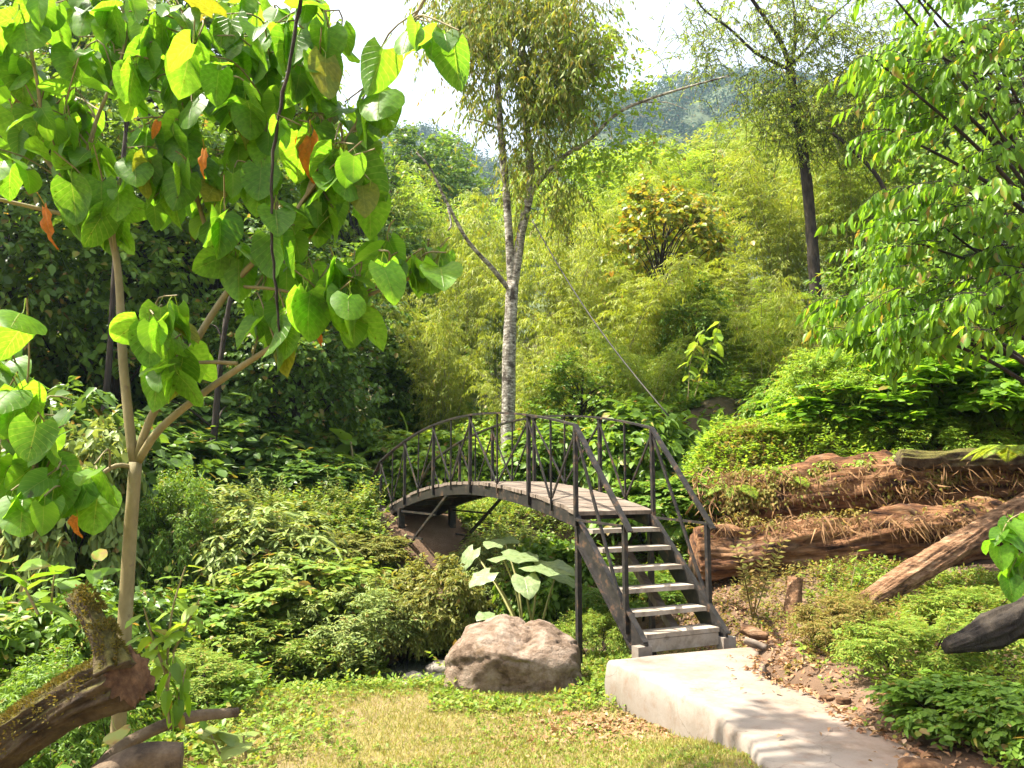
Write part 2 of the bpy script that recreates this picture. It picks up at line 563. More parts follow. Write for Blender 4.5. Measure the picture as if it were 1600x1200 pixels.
M['cover'] = leaf_mat('ground_cover_leaf', [(.11, .19, .026), (.15, .25, .032), (.2, .29, .04), (.24, .26, .05)], .4, 1.2, .5, .35)
M['drycover'] = leaf_mat('dry_cover_leaf', [(.2, .15, .05), (.17, .19, .04), (.26, .17, .06), (.13, .16, .03)], .35, 1.1, .6, .2)
M['moss'] = leaf_mat('moss_tuft', [(.12, .11, .022), (.16, .14, .028), (.09, .08, .02), (.13, .10, .03)], .3, 1.1, .8, .1)
M['fern'] = leaf_mat('fern_frond', [(0.198, 0.297, 0.033), (0.264, 0.352, 0.044), (0.165, 0.264, 0.033)], .45, 1.3, .5, .3)
M['far'] = leaf_mat('far_forest_leaf', [(.02, .05, .018), (.035, .07, .022), (.05, .085, .026), (.07, .08, .03)], .25, 1.1, .6, .2)
M['litter'] = leaf_mat('fallen_leaf', [(.24, .12, .06), (.32, .2, .11), (.18, .09, .05), (.4, .27, .17)], .15, 1, .8, .15)
M['root'] = leaf_mat('dry_rootlet', [(.19, .11, .055), (.28, .17, .085), (.14, .08, .045)], .15, 1, .8, .1)
M['gunnera'] = leaf_mat('pale_giant_leaf', [(.2, .28, .14), (.25, .33, .17)], .35, 1.1, .38, .6, veins=True)
# solids
M['bark_s'] = solid_mat('smooth_sapling_bark', [(.3, (.15, .125, .055)), (.55, (.22, .18, .085)), (.75, (.28, .25, .15))], 5, .7, .35, 40, .006, stretch=(3, 3, 1.2), second=(14, .6, .7, (.16, .12, .07)))
M['bark_g'] = solid_mat('lichen_bark', [(.35, (.07, .055, .04)), (.5, (.22, .2, .16)), (.62, (.45, .43, .37))], 9, .9, .8, 26, .03, stretch=(1, 1, 2.2), second=(5, .52, .62, (.05, .04, .03)))
M['deadwood'] = solid_mat('dead_branch_wood', [(.34, (.05, .034, .022)), (.5, (.12, .085, .055)), (.68, (.2, .15, .1))], 8, .9, .8, 30, .02)
M['bark_d'] = solid_mat('dark_bark', [(.35, (.016, .012, .009)), (.6, (.045, .035, .025)), (.75, (.08, .062, .045))], 8, .9, .8, 24, .03, stretch=(1, 1, .4))
M['culm'] = solid_mat('bamboo_culm', [(.35, (.14, .15, .045)), (.65, (.27, .25, .09))], 4, .5, .1)
M['log'] = solid_mat('mossy_log_bark', [(.34, (.02, .013, .008)), (.48, (.06, .04, .024)), (.64, (.11, .08, .048))], 7, .95, 1.0, 18, .035, moss=(5, .5, .55, .85, (.06, .055, .014), (.13, .115, .028)))
M['rot'] = solid_mat('rotten_wood', [(.36, (.018, .008, .005)), (.46, (.10, .043, .019)), (.56, (.2, .098, .044)), (.7, (.29, .18, .1))], 5.0, .95, 1.0, 11, .05, stretch=(.35, 1.6, 1.6), second=(2.2, .55, .7, (.16, .10, .06)))
M['timber'] = solid_mat('weathered_timber', [(.34, (.045, .022, .011)), (.46, (.16, .082, .04)), (.58, (.27, .155, .085)), (.7, (.37, .25, .16))], 6.0, .9, 1.0, 14, .04, stretch=(.5, 2.2, 2.2))
M['cut'] = solid_mat('sawn_wood', [(.35, (.045, .02, .009)), (.5, (.10, .05, .022)), (.65, (.18, .1, .05))], 14, .9, .6, 30, .02)
M['rock'] = solid_mat('granite', [(.36, (.09, .058, .036)), (.46, (.175, .122, .085)), (.55, (.24, .178, .132)), (.66, (.31, .245, .19))], 6, .92, 1.0, 16, .06, second=(4.5, .56, .68, (.15, .10, .06)), moss=(3, -.65, .74, .95, (.13, .115, .045), (.2, .175, .08)))
M['stone'] = solid_mat('stream_stone', [(.35, (.1, .085, .07)), (.65, (.27, .24, .2))], 5, .7, .6)
M['iron'] = solid_mat('black_painted_iron', [(.35, (.014, .013, .013)), (.56, (.03, .027, .025)), (.66, (.09, .055, .035))], 9, .42, .25, 60, .004, spec=.2)
M['plank'] = solid_mat('weathered_plank', [(.32, (.075, .055, .04)), (.5, (.15, .118, .092)), (.68, (.23, .185, .15))], 3.5, .85, .5, 20, .01, stretch=(1, 6, 1), coord='Object')
M['tread'] = solid_mat('tread_wood', [(.34, (.17, .135, .10)), (.5, (.28, .235, .185)), (.64, (.36, .32, .27))], 6, .85, .3, 40, .004, second=(3, .57, .7, (.16, .13, .10)))
M['cable'] = solid_mat('dark_cable', [(.4, (.03, .03, .025)), (.6, (.06, .055, .045))], 5, .7, .1)


def concrete_mat():
    m, nt, o = nmat('trowelled_concrete')
    L = nt.links.new
    tc = node(nt, 'TexCoord')
    n1 = node(nt, 'TexNoise', Scale=1.3, Detail=6.0, Roughness=.6); L(tc.outputs['Object'], n1.inputs['Vector'])
    c1 = ramp(nt, [(.34, (.145, .12, .095)), (.47, (.2, .172, .145)), (.6, (.235, .21, .183)), (.7, (.26, .238, .214))], n1.outputs['Fac'])
    n2 = node(nt, 'TexNoise', Scale=6.0, Detail=8.0, Roughness=.75); L(tc.outputs['Object'], n2.inputs['Vector'])
    f2 = ramp(nt, [(.52, (0, 0, 0)), (.72, (.75, .75, .75))], n2.outputs['Fac'])
    mx = node(nt, 'MixRGB'); L(f2, mx.inputs[0]); L(c1, mx.inputs[1]); mx.inputs[2].default_value = (.17, .10, .065, 1)
    # soil washed along the side towards the bank
    sp = node(nt, 'SeparateXYZ'); L(tc.outputs['Object'], sp.inputs[0])
    n3 = node(nt, 'TexNoise', Scale=2.6, Detail=6.0, Roughness=.7); L(tc.outputs['Object'], n3.inputs['Vector'])
    ma = node(nt, 'Math', operation='MULTIPLY_ADD'); L(n3.outputs['Fac'], ma.inputs[0]); ma.inputs[1].default_value = 1.3; L(sp.outputs['X'], ma.inputs[2])
    f3 = ramp(nt, [(0, (0, 0, 0)), (1, (1, 1, 1))], node(nt, 'Math').outputs[0])
    mr = node(nt, 'MapRange'); L(ma.outputs[0], mr.inputs['Value']); mr.inputs['From Min'].default_value = 2.25; mr.inputs['From Max'].default_value = 3.35
    mr.inputs['To Max'].default_value = .85
    mx2 = node(nt, 'MixRGB'); L(mr.outputs[0], mx2.inputs[0]); L(mx.outputs[0], mx2.inputs[1]); mx2.inputs[2].default_value = (.22, .145, .10, 1)
    # stain low on the side face
    mr2 = node(nt, 'MapRange'); L(sp.outputs['Z'], mr2.inputs['Value']); mr2.inputs['From Min'].default_value = -.38; mr2.inputs['From Max'].default_value = -.02
    mr2.inputs['To Min'].default_value = .55; mr2.inputs['To Max'].default_value = 0
    mu = node(nt, 'Math', operation='MULTIPLY'); L(mr2.outputs[0], mu.inputs[0]); L(n2.outputs['Fac'], mu.inputs[1])
    mx3 = node(nt, 'MixRGB'); L(mu.outputs[0], mx3.inputs[0]); L(mx2.outputs[0], mx3.inputs[1]); mx3.inputs[2].default_value = (.13, .11, .075, 1)
    n5 = node(nt, 'TexNoise', Scale=2.2, Detail=9.0, Roughness=.78); L(tc.outputs['Object'], n5.inputs['Vector'])
    st5 = ramp(nt, [(.38, (.74, .7, .65)), (.5, (1, 1, 1))], n5.outputs['Fac'])
    mp5 = node(nt, 'MixRGB', blend_type='MULTIPLY'); mp5.inputs[0].default_value = .8; L(mx3.outputs[0], mp5.inputs[1]); L(st5, mp5.inputs[2])
    vo = node(nt, 'TexVoronoi', feature='DISTANCE_TO_EDGE', Scale=.9); 
    nv = node(nt, 'TexNoise', Scale=3.0, Detail=5.0); L(tc.outputs['Object'], nv.inputs['Vector'])
    av = node(nt, 'MixRGB', blend_type='ADD'); av.inputs[0].default_value = .35; L(tc.outputs['Object'], av.inputs[1]); L(nv.outputs['Color'], av.inputs[2]); L(av.outputs[0], vo.inputs['Vector'])
    cr = ramp(nt, [(0, (.5, .45, .4)), (.004, (1, 1, 1))], vo.outputs['Distance'])
    mp6 = node(nt, 'MixRGB', blend_type='MULTIPLY'); mp6.inputs[0].default_value = .7; L(mp5.outputs[0], mp6.inputs[1]); L(cr, mp6.inputs[2])
    mx3 = mp6
    p = node(nt, 'BsdfPrincipled', Roughness=.85); L(mx3.outputs[0], p.inputs['Base Color'])
    p.inputs['Specular IOR Level'].default_value = .3
    nb = node(nt, 'TexNoise', Scale=24.0, Detail=8.0, Roughness=.7); L(tc.outputs['Object'], nb.inputs['Vector'])
    b = node(nt, 'Bump', Strength=.3, Distance=.012); L(nb.outputs['Fac'], b.inputs['Height']); L(b.outputs[0], p.inputs['Normal'])
    L(p.outputs[0], o.inputs['Surface'])
    return m


M['concrete'] = concrete_mat()


def ground_mat():
    m, nt, o = nmat('forest_soil')
    L = nt.links.new
    tc = node(nt, 'TexCoord'); sp = node(nt, 'SeparateXYZ'); L(tc.outputs['Object'], sp.inputs[0])
    n1 = node(nt, 'TexNoise', Scale=1.1, Detail=7.0, Roughness=.65); L(tc.outputs['Object'], n1.inputs['Vector'])
    soil = ramp(nt, [(.3, (.07, .042, .026)), (.5, (.14, .09, .058)), (.7, (.24, .165, .115))], n1.outputs['Fac'])
    n2 = node(nt, 'TexNoise', Scale=14.0, Detail=6.0, Roughness=.7); L(tc.outputs['Object'], n2.inputs['Vector'])
    lawn = ramp(nt, [(.3, (.17, .14, .05)), (.5, (.24, .2, .08)), (.7, (.32, .24, .13))], n2.outputs['Fac'])
    forest = ramp(nt, [(.35, (.035, .045, .015)), (.65, (.1, .09, .04))], n2.outputs['Fac'])
    # lawn lies left of the path and this side of the stream
    a = node(nt, 'MapRange'); L(sp.outputs['X'], a.inputs['Value']); a.inputs['From Min'].default_value = 1.9; a.inputs['From Max'].default_value = 1.2
    b = node(nt, 'MapRange'); L(sp.outputs['Y'], b.inputs['Value']); b.inputs['From Min'].default_value = 10.2; b.inputs['From Max'].default_value = 8.8
    mu = node(nt, 'Math', operation='MULTIPLY'); L(a.outputs[0], mu.inputs[0]); L(b.outputs[0], mu.inputs[1])
    mm = ramp(nt, [(.42, (0, 0, 0)), (.6, (1, 1, 1))], n1.outputs['Fac'])
    sb = node(nt, 'MapRange'); L(mm, sb.inputs['Value']); sb.inputs['To Min'].default_value = .95; sb.inputs['To Max'].default_value = .55
    mu2 = node(nt, 'Math', operation='MULTIPLY'); L(mu.outputs[0], mu2.inputs[0]); L(sb.outputs[0], mu2.inputs[1])
    mx = node(nt, 'MixRGB'); L(mu2.outputs[0], mx.inputs[0]); L(soil, mx.inputs[1]); L(lawn, mx.inputs[2])
    c = node(nt, 'MapRange'); L(sp.outputs['Y'], c.inputs['Value']); c.inputs['From Min'].default_value = 17.0; c.inputs['From Max'].default_value = 20.0
    mx2 = node(nt, 'MixRGB'); L(c.outputs[0], mx2.inputs[0]); L(mx.outputs[0], mx2.inputs[1]); L(forest, mx2.inputs[2])
    p = node(nt, 'BsdfPrincipled', Roughness=.95); L(mx2.outputs[0], p.inputs['Base Color']); p.inputs['Specular IOR Level'].default_value = .15
    nb = node(nt, 'TexNoise', Scale=30.0, Detail=8.0, Roughness=.75); L(tc.outputs['Object'], nb.inputs['Vector'])
    bp = node(nt, 'Bump', Strength=.8, Distance=.04); L(nb.outputs['Fac'], bp.inputs['Height']); L(bp.outputs[0], p.inputs['Normal'])
    L(p.outputs[0], o.inputs['Surface'])
    return m


def water_mat():
    m, nt, o = nmat('stream_water')
    L = nt.links.new
    p = node(nt, 'BsdfPrincipled', Roughness=.06)
    p.inputs['Base Color'].default_value = (.05, .055, .04, 1)
    p.inputs['Specular IOR Level'].default_value = .6
    tc = node(nt, 'TexCoord')
    n = node(nt, 'TexNoise', Scale=5.0, Detail=4.0); L(tc.outputs['Object'], n.inputs['Vector'])
    b = node(nt, 'Bump', Strength=.35, Distance=.05); L(n.outputs['Fac'], b.inputs['Height']); L(b.outputs[0], p.inputs['Normal'])
    L(p.outputs[0], o.inputs['Surface'])
    return m


M['ground'] = ground_mat()
M['water'] = water_mat()

# ------------------------------------------------------------------ the setting: ground, hill, stream, path
def warp(n, lo, hi, c, k):
    t = np.linspace(-1, 1, n)
    s = np.sinh(t * k) / np.sinh(k)
    return np.where(s < 0, c + s * (c - lo), c + s * (hi - c))


gx = warp(260, -420, 420, 0, 5.4)
gy = warp(320, -60, 470, 8.5, 4.6)
X, Y = np.meshgrid(gx, gy, indexing='xy')
Z = ground_z(X, Y)
ny, nx = X.shape
i, j = np.meshgrid(np.arange(ny - 1), np.arange(nx - 1), indexing='ij')
a = i * nx + j
b = Buf().add(np.stack([X, Y, Z], -1).reshape(-1, 3), np.stack([a, a + 1, a + nx + 1, a + nx], -1).reshape(-1, 4))
tag(link('ground', b.mesh('ground', M['ground'])), kind='structure')

# far hill: ridge line read along the skyline, 430 m away
ridge = [(-200, 300), (300, 250), (560, 235), (640, 195), (700, 205), (760, 245), (840, 250), (890, 165), (960, 150), (1010, 148), (1060, 118), (1100, 98), (1180, 112),
         (1260, 150), (1400, 190), (1600, 240), (2100, 330)]
RP = np.array([W(p, q + 8, 430) for p, q in ridge])
hx = np.linspace(-420, 480, 150)
hz = np.interp(hx, RP[:, 0], RP[:, 2]) + fbm(hx * .05, hx * 0 + 3) * 8
ht = np.linspace(0, 1, 60)
HX = hx[None] + 0 * ht[:, None]
HY = 150 + 280 * ht[:, None] + 0 * hx[None] + 25 * fbm(HX * .012, ht[:, None] * 5 + 0 * HX)
prof = ht[:, None] ** 0.85
HZ = 8 + (hz[None] - 8) * prof + fbm(HX * .03, HY * .03) * 16 * np.sin(np.pi * ht[:, None])
back = 4
HXb = np.vstack([HX, HX[-1:]]); HYb = np.vstack([HY, HY[-1:] + 200]); HZb = np.vstack([HZ, HZ[-1:] - 60])
i, j = np.meshgrid(np.arange(60), np.arange(149), indexing='ij')
a = i * 150 + j
b = Buf().add(np.stack([HXb, HYb, HZb], -1).reshape(-1, 3), np.stack([a, a + 1, a + 151, a + 150], -1).reshape(-1, 4))
M['hill'] = solid_mat('hill_soil', [(.35, (.03, .05, .02)), (.65, (.07, .09, .03))], .05, .95, .2)
tag(link('hill', b.mesh('hill', M['hill'])), kind='structure')

rng = np.random.RandomState(11)


def hill_pt(u, v):
    x = u * 149; y = v * 59
    i0 = y.astype(int).clip(0, 58); j0 = x.astype(int).clip(0, 148); fy = y - i0; fx = x - j0
    g = lambda A: (A[i0, j0] * (1 - fx) + A[i0, (j0 + 1).clip(0, 149)] * fx) * (1 - fy) + (A[(i0 + 1).clip(0, 59), j0] * (1 - fx) + A[(i0 + 1).clip(0, 59), (j0 + 1).clip(0, 149)] * fx) * fy
    return np.stack([g(HX), g(HY), g(HZ)], -1)


# forest that reads as one mass on the far hill
nT = 2600
u = rng.uniform(.28, .86, nT); v = rng.uniform(0.12, 1, nT) ** .75
C0 = hill_pt(u, v)
rad = rng.uniform(4, 8.5, nT)
m = 60
d = nrm(rng.normal(0, 1, (nT, m, 3))); d[..., 2] = np.abs(d[..., 2]) * 1.1 - .1
P = C0[:, None] + d * rad[:, None, None] * rng.uniform(.65, 1.1, (nT, m, 1)) + np.array([0, 0, 2.0])
N = d + rng.normal(0, .5, (nT, m, 3))
Dv = np.cross(d, rng.normal(0, 1, (nT, m, 3)))
S = rng.uniform(1.1, 2.6, nT * m)
b = Buf(); scatter(b, DIAMW, P.reshape(-1, 3), frames(Dv.reshape(-1, 3), N.reshape(-1, 3)), S)
tag(link('hill_forest', b.mesh('hill_forest', M['far'], False)), 'far wooded hillside fading blue under the sky', 'forest', kind='stuff')

# stream water
wp = spline(np.c_[STREAM, STREAM[:, 0] * 0], 80)
dn = nrm(np.gradient(wp[:, :2], axis=0)); nn = np.stack([-dn[:, 1], dn[:, 0]], -1)
wz = -0.86 + 0.03 * np.clip(wp[:, 1] - 9, 0, 10)
rows = [np.c_[wp[:, :2] + nn * o_, wz] for o_ in (-.75, -.25, .25, .75)]
vv = np.stack(rows, 1); n = len(wp)
i, j = np.meshgrid(np.arange(n - 1), np.arange(3), indexing='ij'); a = i * 4 + j
b = Buf().add(vv.reshape(-1, 3), np.stack([a, a + 4, a + 5, a + 1], -1).reshape(-1, 4))
tag(link('stream_water', b.mesh('stream_water', M['water'])), kind='structure')

# concrete path: thick slab with a broken left edge
LE = [W(948, 1020, 7.64), W(1010, 1046, 7.0), W(1090, 1082, 6.22), W(1130, 1108, 5.75), W(1172, 1142, 5.28), W(1205, 1172, 4.9), W(1240, 1200, 4.6), (1.66, 3.6, 0), (1.66, 2.0, 0), (1.66, -3, 0)]
RE = [(2.42, 8.25, 0), W(1195, 1040, 7.1), W(1262, 1066, 6.5), W(1312, 1092, 6.0), W(1400, 1140, 5.3), W(1480, 1190, 4.7), (2.62, 4.2, 0), (2.68, 3.5, 0), (2.7, 2.0, 0), (2.7, -3, 0)]
LE = [np.array([p[0], p[1], 0]) for p in LE]; RE = [np.array([p[0], p[1], 0]) for p in RE]
LEs, REs = spline(LE, 90), spline(RE, 90)
tt = np.linspace(0, 1, 90)


def resamp(p, k=90):
    s = np.concatenate([[0], np.cumsum(np.linalg.norm(np.diff(p, axis=0), axis=1))]); s /= s[-1]
    return np.stack([np.interp(np.linspace(0, 1, k), s, p[:, q]) for q in range(3)], -1)


LEs, REs = resamp(LEs), resamp(REs)
LEs[:, 0] += fbm(LEs[:, 1] * 3, LEs[:, 1] * 0) * .05
REs[:, 0] += fbm(REs[:, 1] * 3, REs[:, 1] * 0 + 5) * .10
cols = [LEs + (-.015, 0, -.55), LEs + (-.012, 0, -.2), LEs + (0, 0, -.035), LEs + (.02, 0, -.006)]
for q in np.linspace(.03, .97, 9):
    c = LEs * (1 - q) + REs * q
    c[:, 2] += fbm(c[:, 0] * 2, c[:, 1] * 2) * .012
    cols.append(c)
cols += [REs + (0, 0, -.01), REs + (.01, 0, -.4)]
G = np.stack(cols, 1)
k = G.shape[1]
G[:, 1, 0] += fbm(G[:, 1, 1] * 4, G[:, 1, 1] * 0 + 8) * .05
b = Buf()
i, j = np.meshgrid(np.arange(89), np.arange(k - 1), indexing='ij'); a = i * k + j
b.add(G.reshape(-1, 3), np.stack([a, a + k, a + k + 1, a + 1], -1).reshape(-1, 4))
b.add(np.vstack([G[0], G[0] * (1, 1, 0) + (0, 0, -.55)]), np.stack([np.arange(k - 1), np.arange(k - 1) + 1, np.arange(k - 1) + k + 1, np.arange(k - 1) + k], -1))
tag(link('concrete_path', b.mesh('concrete_path', M['concrete'])), 'pale concrete footpath slab leading to the foot of the bridge stairs', kind='structure')

# ------------------------------------------------------------------ the footbridge
BA = np.array([0.75, 9.0]); BU = np.array([-0.446, 0.895]); BV = np.array([0.895, 0.446]); BW = 0.96; BL = 7.3; RH = 0.96


def dz(s):
    return 1.63 - 0.034 * (s - 3.1) ** 2


def bp(s, w, z):
    p = BA + BU * s + BV * w
    return np.array([p[0], p[1], z])


br = thing('footbridge', 'arched black iron footbridge with plank deck and steep open stairs', 'bridge', (1.2, 8.9, 0))
rngb = np.random.RandomState(5)
npl = 38
for q in range(npl):
    s0, s1 = BL * q / npl + .006, BL * (q + 1) / npl - .006
    z0, z1 = dz(s0), dz(s1)
    w0, w1 = -.035 + rngb.uniform(-.015, .015), BW + .035 + rngb.uniform(-.015, .015)
    dzr = rngb.uniform(-.004, .004)
    v = [bp(s, w, z + dzr + t) for t in (-.045, 0) for (s, w, z) in ((s0, w0, z0), (s1, w0, z1), (s1, w1, z1), (s0, w1, z0))]
    b = Buf().add(v, [[0, 3, 2, 1], [4, 5, 6, 7], [0, 1, 5, 4], [1, 2, 6, 5], [2, 3, 7, 6], [3, 0, 4, 7]])
    part('plank', b, M['plank'], br, smooth=False)
ss = np.linspace(0, BL, 25)
for w in (0.0, BW):
    b = Buf()
    for s0, s1 in zip(ss[:-1], ss[1:]):
        v = [bp(s, w + o_, dz(s) + t) for t in (-.19, -.052) for (s, o_) in ((s0, -.025), (s1, -.025), (s1, .025), (s0, .025))]
        b.add(v, [[0, 3, 2, 1], [4, 5, 6, 7], [0, 1, 5, 4], [1, 2, 6, 5], [2, 3, 7, 6], [3, 0, 4, 7]])
    part('arched_beam', b, M['iron'], br, smooth=False)
for s in np.linspace(.3, BL - .3, 7):
    part('cross_beam', Buf().bar(bp(s, .03, dz(s) - .12), bp(s, BW - .03, dz(s) - .12), .05, .09), M['iron'], br, smooth=False)
THK = [0.0, 1.13, 2.95, 4.43, 5.84, 7.22]
for w in (-.045, BW + .045):
    for s in THK:
        part('post', Buf().bar(bp(s, w, dz(s) - .16), bp(s, w, dz(s) + RH - .012), .043, .043), M['iron'], br, smooth=False)
    mids = [(a_ + b_) / 2 for a_, b_ in zip(THK[:-1], THK[1:])]
    for s in mids:
        part('baluster', Buf().bar(bp(s, w, dz(s) - .12), bp(s, w, dz(s) + RH - .012), .02, .02), M['iron'], br, smooth=False)
    for q, s in enumerate(THK):
        for sm in ([mids[q - 1]] if q else []) + ([mids[q]] if q < len(mids) else []):
            o_ = .012 if sm > s else -.012
            part('diagonal_brace', Buf().bar(bp(s, w + o_, dz(s) + RH - .05), bp(sm, w + o_, dz(sm) + .03), .018, .024), M['iron'], br, smooth=False)
    b = Buf()
    for s0, s1 in zip(ss[:-1], ss[1:]):
        v = [bp(s, w + o_, dz(s) + RH + t) for t in (-.012, .012) for (s, o_) in ((s0, -.032), (s1, -.032), (s1, .032), (s0, .032))]
        b.add(v, [[0, 3, 2, 1], [4, 5, 6, 7], [0, 1, 5, 4], [1, 2, 6, 5], [2, 3, 7, 6], [3, 0, 4, 7]])
    part('handrail', b, M['iron'], br, smooth=False)
    # far end of the rail drops to the bank
    part('handrail', Buf().bar(bp(BL, w, dz(BL) + RH), bp(BL + .62, w, dz(BL) + RH - .42), .06, .024), M['iron'], br, smooth=False)
    part('post', Buf().bar(bp(BL + .6, w, dz(BL) + RH - .42), bp(BL + .6, w, gz(*(BA + BU * (BL + .6) + BV * w)) - .2), .05, .05), M['iron'], br, smooth=False)
# stairs
RUN = 1.2
TZ = [1.115, .925, .735, .545, .345, .165]
for q, z in enumerate(TZ):
    t = RUN * (q + .55) / 6.3
    v0 = bp(-t, .03, z); v1 = bp(-t, BW - .03, z)
    part('tread', Buf().bar(v0 - (0, 0, .022), v1 - (0, 0, .022), .235, .044), M['tread'], br, smooth=False)
part('step_block', Buf().bar(bp(-1.07, .04, .056), bp(-1.07, BW - .04, .056), .2, .12), M['tread'], br, smooth=False)
for w in (-.01, BW + .01):
    v = []
    for o_ in (-.012, .012):
        for (s, z) in ((.02, 1.27), (-1.24, .10), (-1.24, -.02), (-1.02, -.02), (.02, .98)):
            v.append(bp(s, w + o_, z))
    b = Buf().add(v, [[0, 1, 6, 5], [1, 2, 7, 6], [2, 3, 8, 7], [3, 4, 9, 8], [4, 0, 5, 9]]).add(v, [[0, 4, 3], [0, 3, 1], [1, 3, 2], [5, 8, 9], [5, 6, 8], [6, 7, 8]])
    st = part('stringer', b, M['iron'], br, smooth=False)
    sgn = -1 if w < .3 else 1
    fl = Buf().bar(bp(.02, w + sgn * .02, 1.275), bp(-1.24, w + sgn * .02, .107), .06, .014)
    fl.bar(bp(.02, w + sgn * .02, .975), bp(-1.02, w + sgn * .02, -.0), .05, .012)
    subpart('flange', fl, M['iron'], st, br, smooth=False)
    # stair rail with its end post, long diagonal and level bar
    top = bp(0, w + sgn * .035, dz(0) + RH)
    ep = bp(-.97, w + sgn * .035, 1.20)
    part('handrail', Buf().bar(top, bp(-1.04, w + sgn * .035, 1.14), .064, .024), M['iron'], br, smooth=False)
    part('post', Buf().bar(bp(-.94, w + sgn * .035, 1.20), bp(-.94, w + sgn * .035, .14), .045, .045), M['iron'], br, smooth=False)
    part('diagonal_brace', Buf().bar(top - (0, 0, .06), bp(-.9, w + sgn * .05, .38), .022, .032), M['iron'], br, smooth=False)
    part('level_bar', Buf().bar(bp(-.02, w + sgn * .06, 1.215), bp(-.94, w + sgn * .06, 1.19), .02, .026), M['iron'], br, smooth=False)
    part('footing', Buf().bar(bp(-1.19, w + sgn * .03, -.05), bp(-1.19, w + sgn * .03, .07), .11, .16), M['concrete'], br, smooth=False)
    # support post under the near end and under the far end
    g0 = bp(.02, w, 0)
    part('support_post', Buf().bar(bp(.02, w, dz(0) - .17), bp(.02, w, gz(g0[0], g0[1]) - .3), .055, .055), M['iron'], br, smooth=False)
    for s in (6.1, 7.1):
        g0 = bp(s, w, 0)
        part('support_post', Buf().bar(bp(s, w, dz(s) - .17), bp(s, w, gz(g0[0], g0[1]) - .4), .11, .11), M['iron'], br, smooth=False)
    g0 = bp(5.3, w, 0)
    g5 = bp(5.75, w, 0)
    part('diagonal_strut', Buf().bar(bp(3.9, w, dz(3.9) - .19), bp(5.75, w, gz(g5[0], g5[1]) - .1), .04, .04), M['iron'], br, smooth=False)
    part('level_bar', Buf().bar(bp(4.4, w, 1.1), bp(6.1, w, 1.1), .03, .03), M['iron'], br, smooth=False)
    part('level_bar', Buf().bar(bp(5.0, w, .68), bp(6.1, w, .68), .03, .03), M['iron'], br, smooth=False)
part('lower_beam', Buf().bar(bp(.1, .62, .92), bp(-1.0, .62, -.02), .09, .07), M['plank'], br, smooth=False)
part('abutment', Buf().bar(bp(7.35, -.2, .75), bp(7.35, BW + .2, .75), .35, .7), M['stone'], br, smooth=False)

# ------------------------------------------------------------------ boulder, stones, logs
def blob(c, r, rngseed, n=28, m=40, amp=.28, freq=1.4, shapef=None, power=2.6):
    th = np.linspace(0, np.pi, n)[:, None]; ph = np.linspace(0, 2 * np.pi, m, endpoint=False)[None]
    dx, dy, dzz = np.sin(th) * np.cos(ph), np.sin(th) * np.sin(ph), np.cos(th) + 0 * ph
    nrmv = (np.abs(dx) ** power + np.abs(dy) ** power + np.abs(dzz) ** power) ** (-1 / power)
    s_ = rngseed * 5.1
    k = nrmv * (1 + amp * (fbm(dx * freq + s_, dy * freq + dzz * freq * 1.3 + s_) + fbm(dzz * freq * 1.7 - s_ + 40, dx * freq - dy * freq + 70)) * .7)
    x, y, z = dx * k * r[0], dy * k * r[1], dzz * k * r[2]
    if shapef is not None:
        x, y, z = shapef(x, y, z)
    v = np.stack([x, y, z], -1) + np.asarray(c)
    v[0] = v[0].mean(0); v[-1] = v[-1].mean(0)
    i, j = np.meshgrid(np.arange(n - 1), np.arange(m), indexing='ij'); j2 = (j + 1) % m
    f = np.stack([i * m + j, (i + 1) * m + j, (i + 1) * m + j2, i * m + j2], -1).reshape(-1, 4)
    return v.reshape(-1, 3), f


def boulder_shape(x, y, z):
    up = np.clip(z / .42, 0, 1.5)
    prof = np.interp(x, [-.8, -.68, -.5, -.3, -.1, .05, .3, .5, .62, .8], [.7, .88, 1.08, 1.12, 1.02, .9, .86, .78, .68, .6])
    z = np.where(z > 0, z * prof, z)
    z = z + 0.05 * fbm(x * 3.2, y * 3.2) * up - .035 * np.abs(fbm(x * 5 + 7, y * 5)) * up
    y = y - .05 * np.abs(fbm(x * 4.2 + 3, z * 5 + 2)) * np.sign(y)
    x = x + .03 * fbm(y * 6 + 1, z * 6 + 4)
    y = y + 0.07 * fbm(x * 3 + 9, z * 4) - .04
    return x, y, z


bc = W(800, 1010, 8.35)
PL = np.array([(-1, .05, .12, .64), (1, -.1, .05, .68), (-.22, -.12, 1, .375), (.42, -.1, 1, .40), (.1, -.55, .9, .375), (.02, -1, -.22, .40), (-.35, -1, .05, .47), (-.8, -.75, .15, .60), (.7, -.9, -.05, .58), (.75, -.6, .75, .60),
               (0, 1, .1, .45), (-.7, .8, .3, .6), (.7, .8, .3, .62), (-.75, -.1, .75, .53), (0, 0, -1, .35), (.35, -.7, .7, .44), (-.45, -.6, .8, .475), (.9, .1, .65, .69)], float)
PN = nrm(PL[:, :3]); PD = PL[:, 3]
nth, nph = 90, 150
th = np.linspace(0, np.pi, nth)[:, None]; ph = np.linspace(0, 2 * np.pi, nph, endpoint=False)[None]
dd = np.stack([np.sin(th) * np.cos(ph), np.sin(th) * np.sin(ph), np.cos(th) + 0 * ph], -1)
q_ = np.maximum(dd @ PN.T, 1e-3) / PD
rr_ = (q_ ** 22).sum(-1) ** (-1 / 22)
pt_ = dd * rr_[..., None]
rr_ = rr_ * (1 + .10 * fbm(pt_[..., 0] * 3.1 + 4, pt_[..., 1] * 3.1 + pt_[..., 2] * 2.7) - .07 * np.exp(-np.abs(fbm(pt_[..., 0] * 2.6 + 9, pt_[..., 2] * 3.4 + pt_[..., 1] * 1.5)) * 14) + .035 * fbm(pt_[..., 0] * 11, pt_[..., 2] * 11 + pt_[..., 1] * 7))
pt_ = dd * rr_[..., None]
